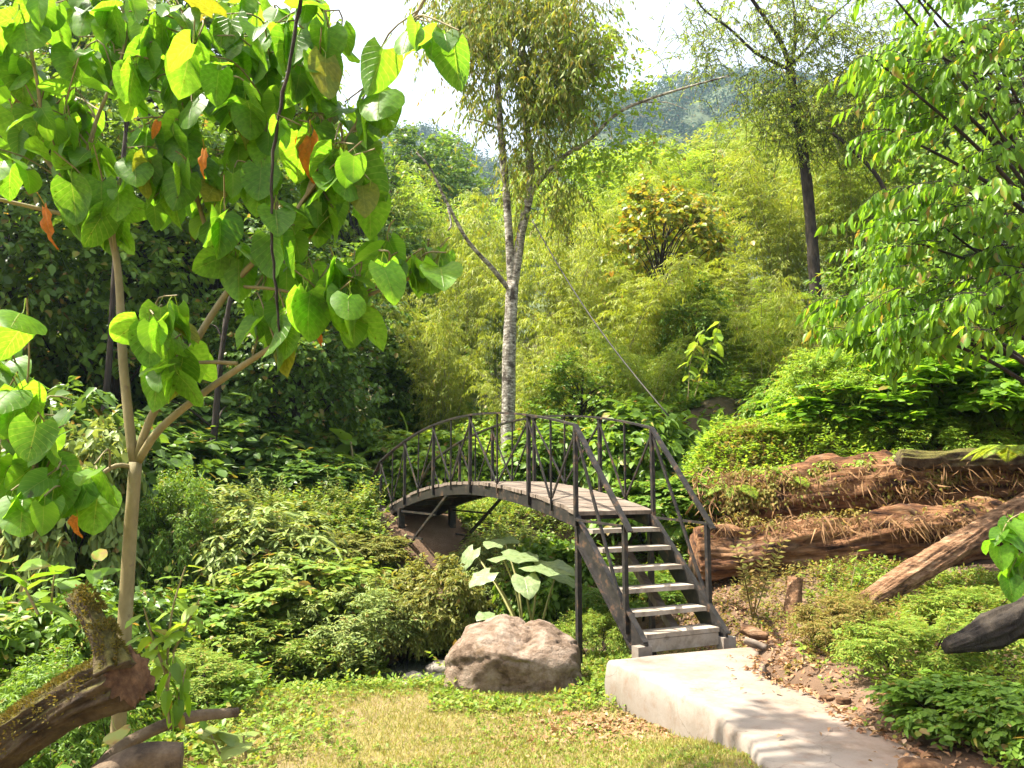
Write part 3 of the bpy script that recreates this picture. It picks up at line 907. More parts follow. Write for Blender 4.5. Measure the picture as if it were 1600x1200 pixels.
pt_[..., 2] -= .09 * np.exp(-((pt_[..., 0] - .1) / .16) ** 2) * np.clip(pt_[..., 2] / .35, 0, 1)
ii, jj = np.meshgrid(np.arange(nth - 1), np.arange(nph), indexing='ij'); j2 = (jj + 1) % nph
v = pt_.reshape(-1, 3); f = np.stack([ii * nph + jj, (ii + 1) * nph + jj, (ii + 1) * nph + j2, ii * nph + j2], -1).reshape(-1, 4)
tag(link('boulder', Buf().add(v, f).mesh('boulder', M['rock']), loc=(bc[0], bc[1], -.16)), 'big pinkish grey boulder beside the foot of the bridge stairs', 'boulder')

stones = [(668, 1050, 9.7, .1, 'small wet stone right of the rounded mossy stone'), (645, 1025, 10.4, .14, 'dark stone at the back of the stream gap'), (615, 1055, 9.8, .09, 'little tan stone left of the rounded mossy stone'),
          (700, 1048, 9.4, .09, 'small grey stone at the left foot of the boulder'), (676, 1070, 9.3, .11, 'pale wet stone nearest the lawn in the stream gap'), (385, 1083, 9.0, .2, 'low brown stone at the left end of the stream gap'), (420, 1080, 9.3, .17, 'tan flat stone on the stream bank left of centre'),
          (632, 1040, 10.0, .12, 'rounded mossy stone in the stream bed'), (655, 1062, 9.5, .16, 'dark wet stone in front of the mossy stream stone'),
          (600, 1068, 9.4, .13, 'grey stone left of the dark wet stream stone'), (690, 1018, 10.8, .2, 'dark flat stone upstream behind the boulder'),
          (722, 1085, 8.3, .06, 'small reddish stone on the lawn below the boulder'), (560, 1075, 9.5, .1, 'small pale stone among the plants of the stream edge')]
for q, (px, py, D, r, lab) in enumerate(stones):
    p = W(px, py, D)
    zg = max(gz(p[0], p[1]), -.86)
    v, f = blob((0, 0, 0), (r, r * .8, r * .6), q + 3.3, 14, 20, .3, 1.6)
    tag(link('stone', Buf().add(v, f).mesh('stone', M['stone']), loc=(p[0], p[1], zg + r * .22)), lab, 'stone')
rubble = [(1150, 1150, 'pale broken concrete chunk at the crumbled path edge', .13), (1190, 1165, 'flat whitish rubble piece lying nearest below the path edge', .12), (1075, 1165, 'grey half buried stone in the lawn beside the path', .14),
          (1290, 1078, 'reddish clod on the path edge, left of the pair', .05), (1318, 1082, 'reddish clod on the path edge, right of the pair', .055), (1440, 1185, 'brown wood chunk at the right edge of the path', .12)]
for q, (px, py, lab, r) in enumerate(rubble):
    zt = 0.0 if px > 1250 else -.3
    D = (CAMZ - zt) * F / (py - 750)
    p = W(px, py, D)
    v, f = blob((0, 0, 0), (r, r * .7, r * .45), q + 13.3, 12, 16, .4, 1.7, power=4)
    tag(link('rubble' if px < 1250 else ('clod' if r < .1 else 'wood_chunk'), Buf().add(v, f).mesh('rubble', M['concrete'] if px < 1200 and q < 2 else M['stone'] if q == 2 else M['cut']), loc=(p[0], p[1], zt + r * .2)), lab, 'rubble' if px < 1250 else 'debris')


LOGRING = [None]


def log(name, label, path, rad, mat, seg=22, rough=.22, seed=0, freq=2.0, capmat=None, n=30, groove=.12):
    pth = resamp(spline(path, 40), n)
    base = pth[0].copy(); base[2] = pth[:, 2].min()
    r = np.interp(np.linspace(0, 1, n), np.linspace(0, 1, len(rad)), rad)
    t = thing(name, label, 'log', tuple(base))
    tbuf = Buf()
    LOGRING[0] = tbuf
    part('trunk', tbuf.tube(pth, r, seg, cap=capmat is None, rough=rough, seed=seed, freq=freq, groove=groove), mat, t)
    return t, pth, r


# left foreground: sawn mossy log with a broken side limb
t, pth, rr = log('sawn_log', 'moss grown sawn log leaning up from the lower left corner', [W(-120, 1255, 3.75), W(40, 1140, 3.6), W(130, 1085, 3.52), W(200, 1056, 3.44)], [.115, .112, .1, .12], M['log'], 90, .3, 1, 3.2, capmat=1, n=110, groove=.08)
end = pth[-1]; dr = nrm(pth[-1] - pth[-3])
lastring = LOGRING[0].v[0].reshape(110, 90, 3)[-1]
cen = lastring.mean(0)
cf = Buf(); vv = [cen + dr * .006]
for q, rq in enumerate((.3, .6, .85, 1.0)):
    for a_, pr in enumerate(lastring):
        vv.append(cen + (pr - cen) * rq + dr * (.006 - .006 * (rq > .9) + .004 * math.sin(a_ * .21 + q * 2)))
cf.add(vv, [[0, 1 + q, 1 + (q + 1) % 90] for q in range(90)])
cf.f.append(np.array([[1 + r_ * 90 + q, 1 + (r_ + 1) * 90 + q, 1 + (r_ + 1) * 90 + (q + 1) % 90, 1 + r_ * 90 + (q + 1) % 90] for r_ in range(3) for q in range(90)]))
part('sawn_face', cf, M['cut'], t)
lp = resamp(spline([W(178, 1050, 3.4), W(165, 1005, 3.44), W(142, 962, 3.5), W(120, 930, 3.55)], 20), 40)
part('broken_limb', Buf().tube(lp, np.interp(np.linspace(0, 1, 40), [0, .3, 1], [.08, .05, .042]), 36, rough=.4, seed=5, freq=5, groove=.12), M['log'], t)
# tufts of moss on the upper side
rng = np.random.RandomState(21)
b = Buf()
for (pp, r0, cnt) in ((pth, .108, 15000), (lp, .06, 3200)):
    k = rng.uniform(0, len(pp) - 1.01, cnt); i0 = k.astype(int); c = pp[i0] * (1 - (k - i0))[:, None] + pp[i0 + 1] * (k - i0)[:, None]
    ax = nrm(np.gradient(pp, axis=0))[i0]; sd = nrm(np.cross(ax, [0, 0, 1.0])); up_ = np.cross(sd, ax)
    an = rng.normal(np.pi / 2, .75, cnt)
    keep = fbm(k * .35 + 3, an * 1.5) > -.15
    dirn = sd * np.cos(an)[:, None] + up_ * np.sin(an)[:, None]
    P = (c + dirn * (r0 * rng.uniform(.93, 1.05, (cnt, 1))))[keep]
    scatter(b, DIAMW, P, frames((dirn + rng.normal(0, .6, (cnt, 3)))[keep], rng.normal(0, 1, (keep.sum(), 3))), rng.uniform(.007, .019, keep.sum()))
mo = part('moss', b, M['moss'], t); mo['kind'] = 'stuff'

log('fallen_branch', 'thin bent branch lying under the sawn log', [W(150, 1205, 3.6), W(200, 1160, 3.75), W(290, 1122, 3.95), W(372, 1112, 4.1)], [.034, .028, .03, .022], M['deadwood'], 14, .3, 4, 4)
log('short_log', 'short reddish log lying at the bottom left edge', [W(150, 1222, 3.35), W(215, 1190, 3.45), W(285, 1182, 3.5)], [.06, .075, .06], M['deadwood'], 20, .3, 6, 3)

# right side: rotten logs
log('rotten_log', 'huge rotten brown log lying behind the stairs under the bank', [W(1085, 868, 10.9), W(1200, 868, 10.9), W(1350, 850, 11.0), W(1500, 838, 11.2), W(1660, 820, 11.6)], [.36, .43, .45, .45, .45], M['rot'], 96, .34, 8, 1.6, n=170)
log('buried_log', 'vine covered upper log lying on top of the rotten log', [W(1125, 795, 11.9), W(1250, 778, 11.9), W(1400, 765, 12.0), W(1640, 748, 12.2)], [.38, .5, .5, .48], M['rot'], 64, .4, 9, 1.6, n=110)
log('leaning_log', 'reddish split log slanting down in front of the rotten log', [W(1352, 944, 9.1), W(1440, 888, 9.5), W(1540, 828, 10.0), W(1640, 770, 10.5)], [.12, .15, .155, .16], M['timber'], 80, .25, 12, 2.2, n=120)
log('upper_log', 'dark horizontal log on the top of the bank at right', [W(1404, 716, 11.6), W(1450, 722, 11.6), W(1530, 718, 11.6), W(1660, 716, 11.6)], [.13, .16, .17, .17], M['log'], 40, .35, 14, 2.4, n=80)
log('dark_root_log', 'dark purplish log end poking in from the right edge', [W(1478, 1012, 6.3), W(1540, 990, 6.5), W(1600, 965, 6.6), W(1700, 930, 6.8)], [.05, .13, .16, .17], M['bark_d'], 48, .4, 17, 3, n=70)
log('stump_post', 'short upright sawn stump piece beside the fallen logs', [W(1236, 972, 9.4), W(1239, 935, 9.45), W(1243, 903, 9.5)], [.095, .1, .085], M['timber'], 18, .25, 18, 3, n=16)
log('split_billet', 'split wood piece leaning at the foot of the stump piece', [W(1228, 985, 9.2), W(1262, 962, 9.4), W(1278, 950, 9.6)], [.07, .085, .05], M['timber'], 14, .35, 19, 4, n=14)
log('firewood_piece', 'brown firewood chunk beside the bottom step', [W(1158, 980, 8.6), W(1180, 990, 8.55), W(1200, 995, 8.5)], [.06, .075, .04], M['timber'], 12, .35, 20, 5, n=12)
log('pale_firewood_piece', 'pale firewood stick lying nearest the bottom step', [W(1163, 1000, 8.25), W(1185, 1008, 8.2), W(1198, 1012, 8.15)], [.04, .045, .03], M['plank'], 12, .3, 22, 5, n=12)

# ------------------------------------------------------------------ foreground young tree with large heart shaped leaves
BIG = [heart_mesh('leaf_blade', M['big'], .98, .10, .22, 0, .2, seed=1), heart_mesh('leaf_blade', M['big'], 1.05, .02, .2, .2, .22, seed=2, asym=.04),
       heart_mesh('leaf_blade', M['big'], .94, .2, .15, -.1, .18, seed=3), heart_mesh('leaf_blade', M['big'], 1.08, .05, .1, .35, .24, seed=4, asym=-.05),
       heart_mesh('leaf_blade', M['big'], .92, .3, .3, 0, .16, seed=5)]
YEL = [heart_mesh('leaf_blade', M['yell'], .88, .08, .25, .1, .2, seed=6)]
ORA = [heart_mesh('dry_leaf_blade', M['dead'], .45, .45, .3, .8, .1, seed=7, wav=.05), heart_mesh('dry_leaf_blade', M['dead'], .55, .3, .5, -.6, .1, seed=8, wav=.06)]

rng = np.random.RandomState(42)
TD = 4.1
tb = W(192, 975, TD); tb[2] = gz(tb[0], tb[1]) - .1
yt = thing('young_tree', 'young forked tree with large heart shaped leaves filling the upper left', 'tree', tuple(tb))
fork = W(212, 722, TD)
trunk_p = spline([tb, W(196, 960, TD), W(203, 840, TD), fork], 16)
part('trunk', Buf().tube(trunk_p, np.linspace(.037, .031, len(trunk_p)), 14, rough=.05), M['bark_s'], yt)
BR = {}
BRO = {}


def branch(name, pts, r0, r1, seg=10, parent=yt, mat='bark_s'):
    p = resamp(spline([W(*q) for q in pts], 40), 26)
    BRO[name] = part('branch', Buf().tube(p, np.linspace(r0, r1, 26), seg, rough=.06), M[mat], parent)
    BR[name] = p
    return p


branch('stem', [(211, 726, 4.1), (205, 690, 4.1), (192, 560, 4.12), (184, 420, 4.15), (165, 350, 4.2), (120, 300, 4.2), (70, 245, 4.2), (20, 130, 4.25)], .026, .010)
branch('mid', [(213, 724, 4.1), (232, 660, 4.08), (290, 560, 4.05), (360, 450, 4.0), (440, 365, 3.95), (480, 305, 3.9), (560, 190, 3.85), (645, 30, 3.8), (700, -60, 3.8)], .021, .007)
branch('right', [(215, 722, 4.1), (250, 670, 4.05), (330, 605, 4.0), (420, 545, 3.95), (505, 495, 3.9), (590, 455, 3.88), (680, 420, 3.86)], .022, .006)
branch('low', [(209, 730, 4.1), (180, 728, 4.05), (140, 752, 4.0), (95, 766, 3.95), (50, 735, 3.9), (10, 690, 3.9)], .013, .005)
branch('lefthigh', [(168, 352, 4.2), (140, 344, 4.15), (70, 328, 4.1), (-30, 305, 4.0)], .013, .009)
branch('loop', [(372, 568, 3.98), (340, 566, 3.96), (290, 564, 3.94), (258, 545, 3.92), (245, 510, 3.9)], .011, .006)
branch('tw1', [(358, 455, 4.0), (345, 410, 4.05), (320, 350, 4.1), (300, 270, 4.1), (290, 160, 4.1), (300, 40, 4.1)], .015, .006)
branch('tw2', [(380, 448, 4.0), (430, 452, 3.98), (500, 465, 3.95), (560, 460, 3.9), (620, 430, 3.85)], .009, .005)
branch('up1', [(440, 365, 3.95), (420, 270, 4.05), (415, 150, 4.1), (440, 20, 4.15)], .012, .006)
branch('up2', [(480, 305, 3.9), (510, 210, 3.9), (525, 110, 3.95), (500, -20, 4.0)], .012, .006)
branch('up3', [(120, 300, 4.2), (150, 190, 4.15), (190, 90, 4.15), (215, -40, 4.15)], .012, .006)
branch('ltop', [(70, 245, 4.2), (60, 140, 4.05), (45, 50, 4.0), (50, -60, 3.95)], .012, .006)

# leaf clusters: pixel centre, spread, depth, how many, branch it grows from
CL = [(40, 30, 80, 60, 4.0, 12, 'ltop'), (150, 20, 80, 60, 4.05, 12, 'up3'), (260, 20, 90, 60, 4.1, 13, 'tw1'), (380, 20, 80, 60, 4.1, 13, 'up1'), (480, 30, 70, 60, 4.05, 12, 'up2'),
      (50, 120, 90, 60, 4.1, 13, 'stem'), (150, 120, 90, 60, 4.1, 13, 'up3'), (260, 110, 80, 60, 4.1, 14, 'tw1'), (370, 120, 80, 60, 4.05, 14, 'up1'), (480, 130, 70, 60, 3.9, 12, 'up2'),
      (60, 200, 80, 50, 4.1, 8, 'stem'), (160, 210, 80, 50, 4.1, 9, 'stem'), (270, 220, 80, 50, 4.0, 13, 'tw1'), (370, 230, 70, 50, 4.0, 11, 'up1'), (480, 220, 60, 50, 3.9, 10, 'up2'),
      (565, 190, 50, 50, 3.85, 7, 'mid'), (530, 260, 50, 40, 3.85, 5, 'mid'), (230, 290, 60, 40, 4.0, 7, 'tw1'), (350, 300, 50, 40, 4.0, 4, 'tw1'),
      (600, 90, 40, 60, 3.8, 4, 'mid'), (690, 40, 40, 50, 3.75, 6, 'mid'), (440, 330, 40, 40, 3.9, 3, 'mid'),
      (560, 400, 60, 40, 3.85, 9, 'tw2'), (640, 365, 70, 45, 3.82, 7, 'right'), (600, 450, 65, 40, 3.85, 7, 'right'), (470, 420, 60, 45, 3.9, 8, 'right'), (685, 370, 40, 40, 3.8, 3, 'right'), (400, 470, 30, 30, 3.9, 3, 'right'),
      (420, 390, 50, 40, 3.95, 5, 'tw2'), (320, 350, 60, 30, 4.05, 4, 'tw1'), (530, 330, 50, 30, 3.85, 4, 'mid'), (130, 330, 70, 30, 4.15, 5, 'stem'), (240, 480, 45, 35, 3.9, 7, 'loop'), (255, 550, 40, 35, 3.92, 5, 'loop'), (455, 500, 40, 25, 3.9, 3, 'right'),
      (20, 510, 45, 50, 3.7, 6, 'low'), (20, 620, 45, 50, 3.75, 7, 'low'), (85, 660, 40, 40, 3.9, 5, 'low'), (80, 740, 50, 40, 3.9, 6, 'low'), (15, 740, 35, 40, 3.8, 5, 'low'), (150, 730, 20, 30, 3.95, 2, 'low')]
LP, LR, LS = [], [], []
tw = Buf()
camp = np.array([0, 0, CAMZ])
for (cx, cy_, sx, sy, D, cnt, brn) in CL:
    cnt = int(cnt * 2.6) if cy_ < 300 else int(cnt * 2.5)
    bpnts = BR[brn]
    nt_ = max(2, cnt // 3)
    tips = np.array([W(cx + rng.uniform(-1, 1) * sx * .95, cy_ + rng.uniform(-1, 1) * sy * .9, D + rng.normal(0, .22)) for _ in range(nt_)])
    for q, tip in enumerate(tips):
        k0 = np.argmin(np.linalg.norm(bpnts - tip, axis=1)); src = bpnts[max(0, k0 - rng.randint(0, 4))]
        mid = (src + tip) / 2 + np.array([0, 0, .06]) + rng.normal(0, .03, 3)
        tp = resamp(spline([src, mid, tip], 12), 9)
        subpart('twig', Buf().tube(tp, np.linspace(.006, .0035, 9), 5, cap=False), M['bark_s'], BRO[brn], yt)
        nl = cnt // nt_ + (1 if q < cnt % nt_ else 0)
        for _ in range(nl):
            kk = rng.uniform(.5, 1) * 8; i0 = min(int(kk), 7); pp = tp[i0] + (tp[i0 + 1] - tp[i0]) * (kk - i0)
            az = rng.uniform(0, 2 * np.pi)
            outv = np.array([math.cos(az) * .8, math.sin(az) * 1.15, 0])
            elev = rng.normal(-1.0, .4)
            Dv = outv * math.cos(elev) + np.array([0, 0, math.sin(elev)])
            Nv = outv * .9 + np.array([0, 0, .5]) + rng.normal(0, .3, 3)
            s_ = rng.uniform(.11, .22)
            if rng.rand() < .15: s_ *= .7
            R_ = frames(Dv[None], Nv[None])[0]
            pet = R_ @ np.array([0, -.45 * .75, .45 * .55]) * s_
            LP.append(pp - pet); LR.append(R_); LS.append(s_)
LP, LR, LS = np.array(LP), np.array(LR), np.array(LS)
pick = rng.rand(len(LP)) < .03
green = np.where(~pick)[0]
green = green[np.argsort(-LS[green] / LP[green][:, 1])]
leaf_objects(BIG, LP[green[:300]], LR[green[:300]], LS[green[:300]], yt, rng)
small = Buf()
hv = np.array([q.co for q in BIG[0].vertices]); hf = [tuple(q.vertices) for q in BIG[0].polygons]
scatter(small, (hv, hf), LP[green[300:]], LR[green[300:]], LS[green[300:]])
huv = np.zeros((len(hv), 2)); huv[[l_.vertex_index for l_ in BIG[0].loops]] = [tuple(u_.uv) for u_ in BIG[0].uv_layers[0].data]
small.uv = [np.tile(huv, (len(green) - 300, 1))]
part('foliage', small, M['big'], yt, uv=True)['kind'] = 'stuff'
leaf_objects(YEL, LP[pick], LR[pick], LS[pick], yt, rng)
# dry orange leaves that hang among the green ones
for (px, py, D, s_) in ((72, 325, 3.9, .2), (485, 215, 3.72, .2), (320, 235, 3.8, .13), (247, 190, 3.85, .09), (500, 522, 3.75, .06), (122, 808, 3.75, .09)):
    Dv = np.array([rng.normal(0, .15), rng.normal(0, .15), -1.0]); Nv = np.array([rng.normal(0, .5), -1.0, .2])
    o = leaf_objects(ORA, np.array([W(px, py, D)]), frames(Dv[None], Nv[None]), [s_], yt, rng)[0]
    o['label'] = 'curled dry orange leaf'

# dead vine hanging down through the crown
vp = resamp(spline([W(472, -20, 3.6), W(455, 90, 3.62), W(432, 200, 3.62), W(424, 320, 3.64), (W(428, 420, 3.66)), W(438, 530, 3.7)], 40), 30)
vp += np.random.RandomState(2).normal(0, .004, vp.shape)
tag(link('hanging_vine', Buf().tube(vp, np.linspace(.010, .006, 30), 7, rough=.5, freq=20).mesh('hanging_vine', M['bark_d'])), 'dark dead vine hanging straight down through the big leaves', 'vine')

# ------------------------------------------------------------------ plant kinds
def make_bush(name, seed, n_tw, m, size, tmpl, mat, r=(1, 1, .85), c=(0, 0, .75), L0=.35, droop=.4, hang=.25, spread=.8, stems=7, clump=0, low=-.45):
    """mesh data for a bush about two metres wide: (foliage mesh, stem mesh)"""
    rg = np.random.RandomState(seed)
    P0, d0 = shell(n_tw, rg, r, c, low=low, inner=.35)
    P0 = np.asarray(c) + (P0 - np.asarray(c)) * (1 + .55 * fbm(d0[:, 0] * 1.7 + seed * 3.1, d0[:, 1] * 1.7 + d0[:, 2] * 1.3 + seed))[:, None]
    if clump:
        cc, _ = shell(clump, rg, np.array(r) * .9, c, low=low)
        near = np.linalg.norm(P0[:, None] - cc[None], axis=2)
        P0 = P0 + (cc[near.argmin(1)] - P0) * rg.uniform(.2, .6, (len(P0), 1))
    T = nrm(d0 + rg.normal(0, .35, d0.shape) + np.array([0, 0, .35]))
    L_ = L0 * rg.uniform(.6, 1.3, len(P0))
    # shoots that stand out of the outline
    ns = max(20, n_tw // 9)
    sel = rg.choice(np.where(d0[:, 2] > -.05)[0], ns)
    T[sel] = nrm(d0[sel] * .6 + rg.normal(0, .3, (ns, 3)) + np.array([0, 0, .9])); L_[sel] *= rg.uniform(1.5, 2.6, ns)
    P, R, S = twig_leaves(P0 - T * L_[:, None] * .5, T, L_, m, rg, spread, droop, hang, .9, size)
    k = P[:, 2] > .01
    P, R, S = P[k], R[k], S[k]
    alt = rg.rand(len(P)) < .22
    fb = Buf(); scatter(fb, tmpl, P[~alt], R[~alt], S[~alt] * rg.uniform(.7, 1.25, (~alt).sum()))
    scatter(fb, NARROW, P[alt], R[alt], S[alt] * rg.uniform(.7, 1.8, alt.sum()))
    sb = Buf()
    pick_ = rg.choice(len(P0), min(len(P0), 60), False)
    twig_tubes(sb, (P0 - T * L_[:, None] * .6)[pick_], T[pick_], L_[pick_], droop, .008, 4)
    for q in range(stems):
        e = P0[rg.randint(len(P0))]
        b0 = np.array([rg.normal(0, .12), rg.normal(0, .12), -.1])
        sb.tube(spline([b0, b0 * .5 + e * .5 + (0, 0, .12), e], 8), np.linspace(.022, .006, 9)[:len(spline([b0, b0 * .5 + e * .5, e], 8))], 5, cap=False)
    return fb.mesh(name + '_foliage', mat), sb.mesh(name + '_stems', M['bark_d'])


KIND = {}
KIND['leafy'] = make_bush('leafy', 1, 900, 8, .115, BROAD, M['mid'], clump=26)
KIND['fine'] = make_bush('fine', 2, 1500, 9, .062, LANCE, M['mid'], L0=.3, clump=30)
KIND['tall'] = make_bush('tall', 3, 1100, 9, .12, LANCE, M['pale'], r=(.95, .95, .8), L0=.45, droop=.5, clump=24)
KIND['fluffy'] = make_bush('fluffy', 4, 1900, 12, .075, DIAMW, M['olive'], L0=.35, droop=.45, hang=.4, clump=30)
KIND['shade'] = make_bush('shade', 5, 900, 9, .13, BROAD, M['dark'], r=(1, 1, .95), clump=20, L0=.45)
GROUPS = {}


def bush(kind, name, label, px, D, top, width, mat=None, cat='bush', group=None, sink=.05, zbase=None, depth=1.0, seed=[0]):
    seed[0] += 1
    rg = random.Random(seed[0] * 13 + 5)
    p = W(px, top, D)
    zb = gz(p[0], p[1]) - sink if zbase is None else zbase
    h = max(p[2] - zb, .15)
    w = width * D / F / 2
    t = thing(name, label, cat, (p[0], p[1], zb), rg.uniform(0, 6.28), group)
    fm, sm = KIND[kind]
    hk = {'leafy': 1.7, 'fine': 1.7, 'tall': 1.7, 'fluffy': 1.7, 'shade': 1.85}.get(kind, 1.7)
    for nm, me in (('foliage', fm), ('stems', sm)):
        o = link(nm, me, t)
        if nm == 'foliage' and mat:
            o.material_slots[0].link = 'OBJECT'; o.material_slots[0].material = M[mat]
        o['kind'] = 'stuff'
    t.scale = (w * 1.05, w * 1.05 * depth, h / hk)
    return t


# ------------------------------------------------------------------ bushes on the banks
BUSH = [
    # kind, name, label, px, D, top, width, mat
    ('tall', 'leafy_bush', 'pale topped leafy bush, highest of the bushes between young tree and bridge', 430, 12.6, 770, 250, 'pale'),
    ('tall', 'leafy_bush', 'pale feathery bush directly right of the young tree trunk', 345, 13.4, 735, 190, 'pale'),
    ('leafy', 'leafy_bush', 'rounded leafy bush below the pale topped bush', 480, 11.6, 855, 240, 'cover'),
    ('fine', 'leafy_bush', 'fine leaved bush on the stream bank left of the dark gap', 560, 11.0, 890, 200, 'pale'),
    ('fine', 'leafy_bush', 'low green bush right above the left stream stones', 430, 10.7, 940, 230, 'cover'),
    ('leafy', 'leafy_bush', 'dark lower bush between the young tree trunk and the stream', 340, 10.9, 905, 190, 'mid'),
    ('fluffy', 'feathery_bush', 'olive feathery shrub hanging over the stream below the bridge', 680, 11.9, 855, 170, 'olive'),
    ('fluffy', 'feathery_bush', 'dark feathery shrub on the stream bank left of the boulder', 640, 11.4, 900, 130, 'olive'),
    ('fluffy', 'feathery_bush', 'straw tinted shrub at the foot of the bridge far support', 565, 13.6, 825, 150, 'olive'),
    ('fine', 'leafy_bush', 'bright small bush under the middle of the bridge deck', 790, 13.4, 800, 190, 'pale'),
    ('leafy', 'leafy_bush', 'leafy bush under the near half of the bridge deck', 875, 12.6, 815, 170, 'mid'),
    ('fine', 'leafy_bush', 'small leaved bush behind the stair treads', 1000, 11.2, 880, 190, 'mid'),
    ('leafy', 'leafy_bush', 'dark leafy bush behind the top of the stairs', 1060, 12.8, 735, 200, 'mid'),
    ('fine', 'leafy_bush', 'green bush low under the stair stringer beside the tall post', 930, 9.7, 945, 110, 'cover'),
    ('leafy', 'shaded_shrub', 'shaded shrub at the far left behind the sawn log', 60, 6.6, 900, 260, 'mid'),
    ('fine', 'shaded_shrub', 'small leaved plant mass left of the sawn log', 95, 5.4, 985, 230, 'mid'),
    ('leafy', 'shaded_shrub', 'low dark shrub behind the young tree base', 190, 8.6, 880, 200, 'dark'),
    ('fine', 'shaded_shrub', 'low green plants right of the young tree base', 300, 7.6, 1010, 190, 'cover'),
    ('leafy', 'shaded_shrub', 'dark green shrub in the lower right corner of the picture', 1500, 5.6, 1045, 220, 'mid'),
    ('fine', 'shaded_shrub', 'small leaved green mound right of the path', 1420, 6.9, 955, 210, 'cover'),
    ('fine', 'dry_shrub', 'yellow brown dry mound between the path and the leaning log', 1320, 8.0, 915, 150, 'drycover'),
    ('fine', 'shaded_shrub', 'bright low bush under the leaning log at right', 1530, 8.1, 905, 200, 'cover'),
    ('leafy', 'shaded_shrub', 'bluish green shrub cut by the right edge at the bottom', 1615, 5.0, 1060, 200, 'mid'),
    ('leafy', 'bank_shrub', 'bright shrub on the bank top left of the dark upper log', 1330, 13.6, 590, 260, 'right'),
    ('leafy', 'bank_shrub', 'broad green shrub under the glossy tree on the bank', 1480, 13.2, 545, 300, 'right'),
    ('leafy', 'bank_shrub', 'tall green shrub on the bank at the right edge', 1620, 12.6, 500, 260, 'right'),
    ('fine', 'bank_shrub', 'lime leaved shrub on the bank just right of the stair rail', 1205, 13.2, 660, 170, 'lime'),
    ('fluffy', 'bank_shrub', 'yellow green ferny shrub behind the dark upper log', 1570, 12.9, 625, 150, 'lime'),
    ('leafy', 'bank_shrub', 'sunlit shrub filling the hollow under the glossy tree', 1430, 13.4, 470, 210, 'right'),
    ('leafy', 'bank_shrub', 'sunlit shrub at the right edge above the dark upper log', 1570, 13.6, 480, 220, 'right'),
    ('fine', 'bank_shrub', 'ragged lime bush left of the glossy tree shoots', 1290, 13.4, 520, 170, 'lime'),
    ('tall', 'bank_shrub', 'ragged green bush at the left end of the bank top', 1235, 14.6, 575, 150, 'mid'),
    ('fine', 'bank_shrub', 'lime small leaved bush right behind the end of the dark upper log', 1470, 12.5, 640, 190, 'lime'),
    ('leafy', 'bank_shrub', 'low glossy shrub under the tips of the glossy tree shoots', 1400, 12.9, 625, 170, 'right'),
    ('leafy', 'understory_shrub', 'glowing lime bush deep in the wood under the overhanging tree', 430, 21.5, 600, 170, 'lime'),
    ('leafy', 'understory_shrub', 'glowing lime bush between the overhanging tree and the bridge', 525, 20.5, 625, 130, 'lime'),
    ('leafy', 'understory_shrub', 'light green shrub left of the young tree trunk below its fork', 125, 11.5, 610, 190, 'pale'),
    ('fine', 'understory_shrub', 'light green shrub between trunk and pale topped bush', 285, 12.2, 700, 150, 'mid'),
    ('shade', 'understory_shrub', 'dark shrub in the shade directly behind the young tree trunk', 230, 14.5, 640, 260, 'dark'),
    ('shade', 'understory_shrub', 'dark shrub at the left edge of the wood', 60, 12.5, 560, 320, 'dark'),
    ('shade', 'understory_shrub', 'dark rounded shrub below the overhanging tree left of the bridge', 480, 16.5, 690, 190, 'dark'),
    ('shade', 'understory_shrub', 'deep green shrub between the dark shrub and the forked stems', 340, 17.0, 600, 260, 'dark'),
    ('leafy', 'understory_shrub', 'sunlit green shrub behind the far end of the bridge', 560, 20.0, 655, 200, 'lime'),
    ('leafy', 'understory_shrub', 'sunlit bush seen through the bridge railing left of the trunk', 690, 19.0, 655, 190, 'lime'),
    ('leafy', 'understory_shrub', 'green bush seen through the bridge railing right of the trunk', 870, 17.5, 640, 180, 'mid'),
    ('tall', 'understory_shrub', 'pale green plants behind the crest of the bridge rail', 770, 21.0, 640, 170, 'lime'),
    ('shade', 'understory_shrub', 'dark bush at the foot of the bamboo behind the right rail', 1000, 17.0, 590, 210, 'mid'),
    ('shade', 'understory_shrub', 'shaded bush between the bamboo and the bank', 1130, 16.0, 610, 170, 'mid'),
]
for q in BUSH:
    bush(*q)

# ------------------------------------------------------------------ bamboo
def make_bamboo(seed, mat, nculm=11, H=8.0, spreadr=2.6):
    rg = np.random.RandomState(seed)
    cb = Buf(); B_, T_, L_ = [], [], []
    for q in range(nculm):
        az = rg.uniform(0, 6.28); o_ = np.array([math.cos(az), math.sin(az), 0])
        b0 = o_ * rg.uniform(.1, .6); hh = H * rg.uniform(.65, 1.0); ln = spreadr * rg.uniform(.3, 1.0)
        t_ = np.linspace(0, 1, 22)[:, None]
        path = b0 + np.array([0, 0, 1.0]) * hh * (t_ - .22 * t_ ** 3.2) + o_ * ln * t_ ** 2.2
        path[:, 2] -= .1
        cb.tube(path, np.linspace(.028, .006, 22), 6, cap=False)
        for k in range(3, 22):
            nb = 7 if k > 6 else 4
            for _ in range(nb):
                aa = rg.uniform(0, 6.28)
                d = np.array([math.cos(aa), math.sin(aa), rg.uniform(-.05, .55)])
                B_.append(path[k] + rg.normal(0, .07, 3)); T_.append(d / np.linalg.norm(d)); L_.append(rg.uniform(.4, 1.0) * (1.1 - .3 * k / 22))
    B_, T_, L_ = np.array(B_), np.array(T_), np.array(L_)
    P, R, S = twig_leaves(B_, T_, L_, 17, rg, .8, .28, .3, 1.0, .17, .4, t0=.25)
    fb = Buf(); scatter(fb, diamond_t(.16, .2), P, R, S * rg.uniform(.7, 1.2, len(S)))
    return fb.mesh('bamboo_foliage', mat), cb.mesh('bamboo_culms', M['culm']), B_[:, 2].max()


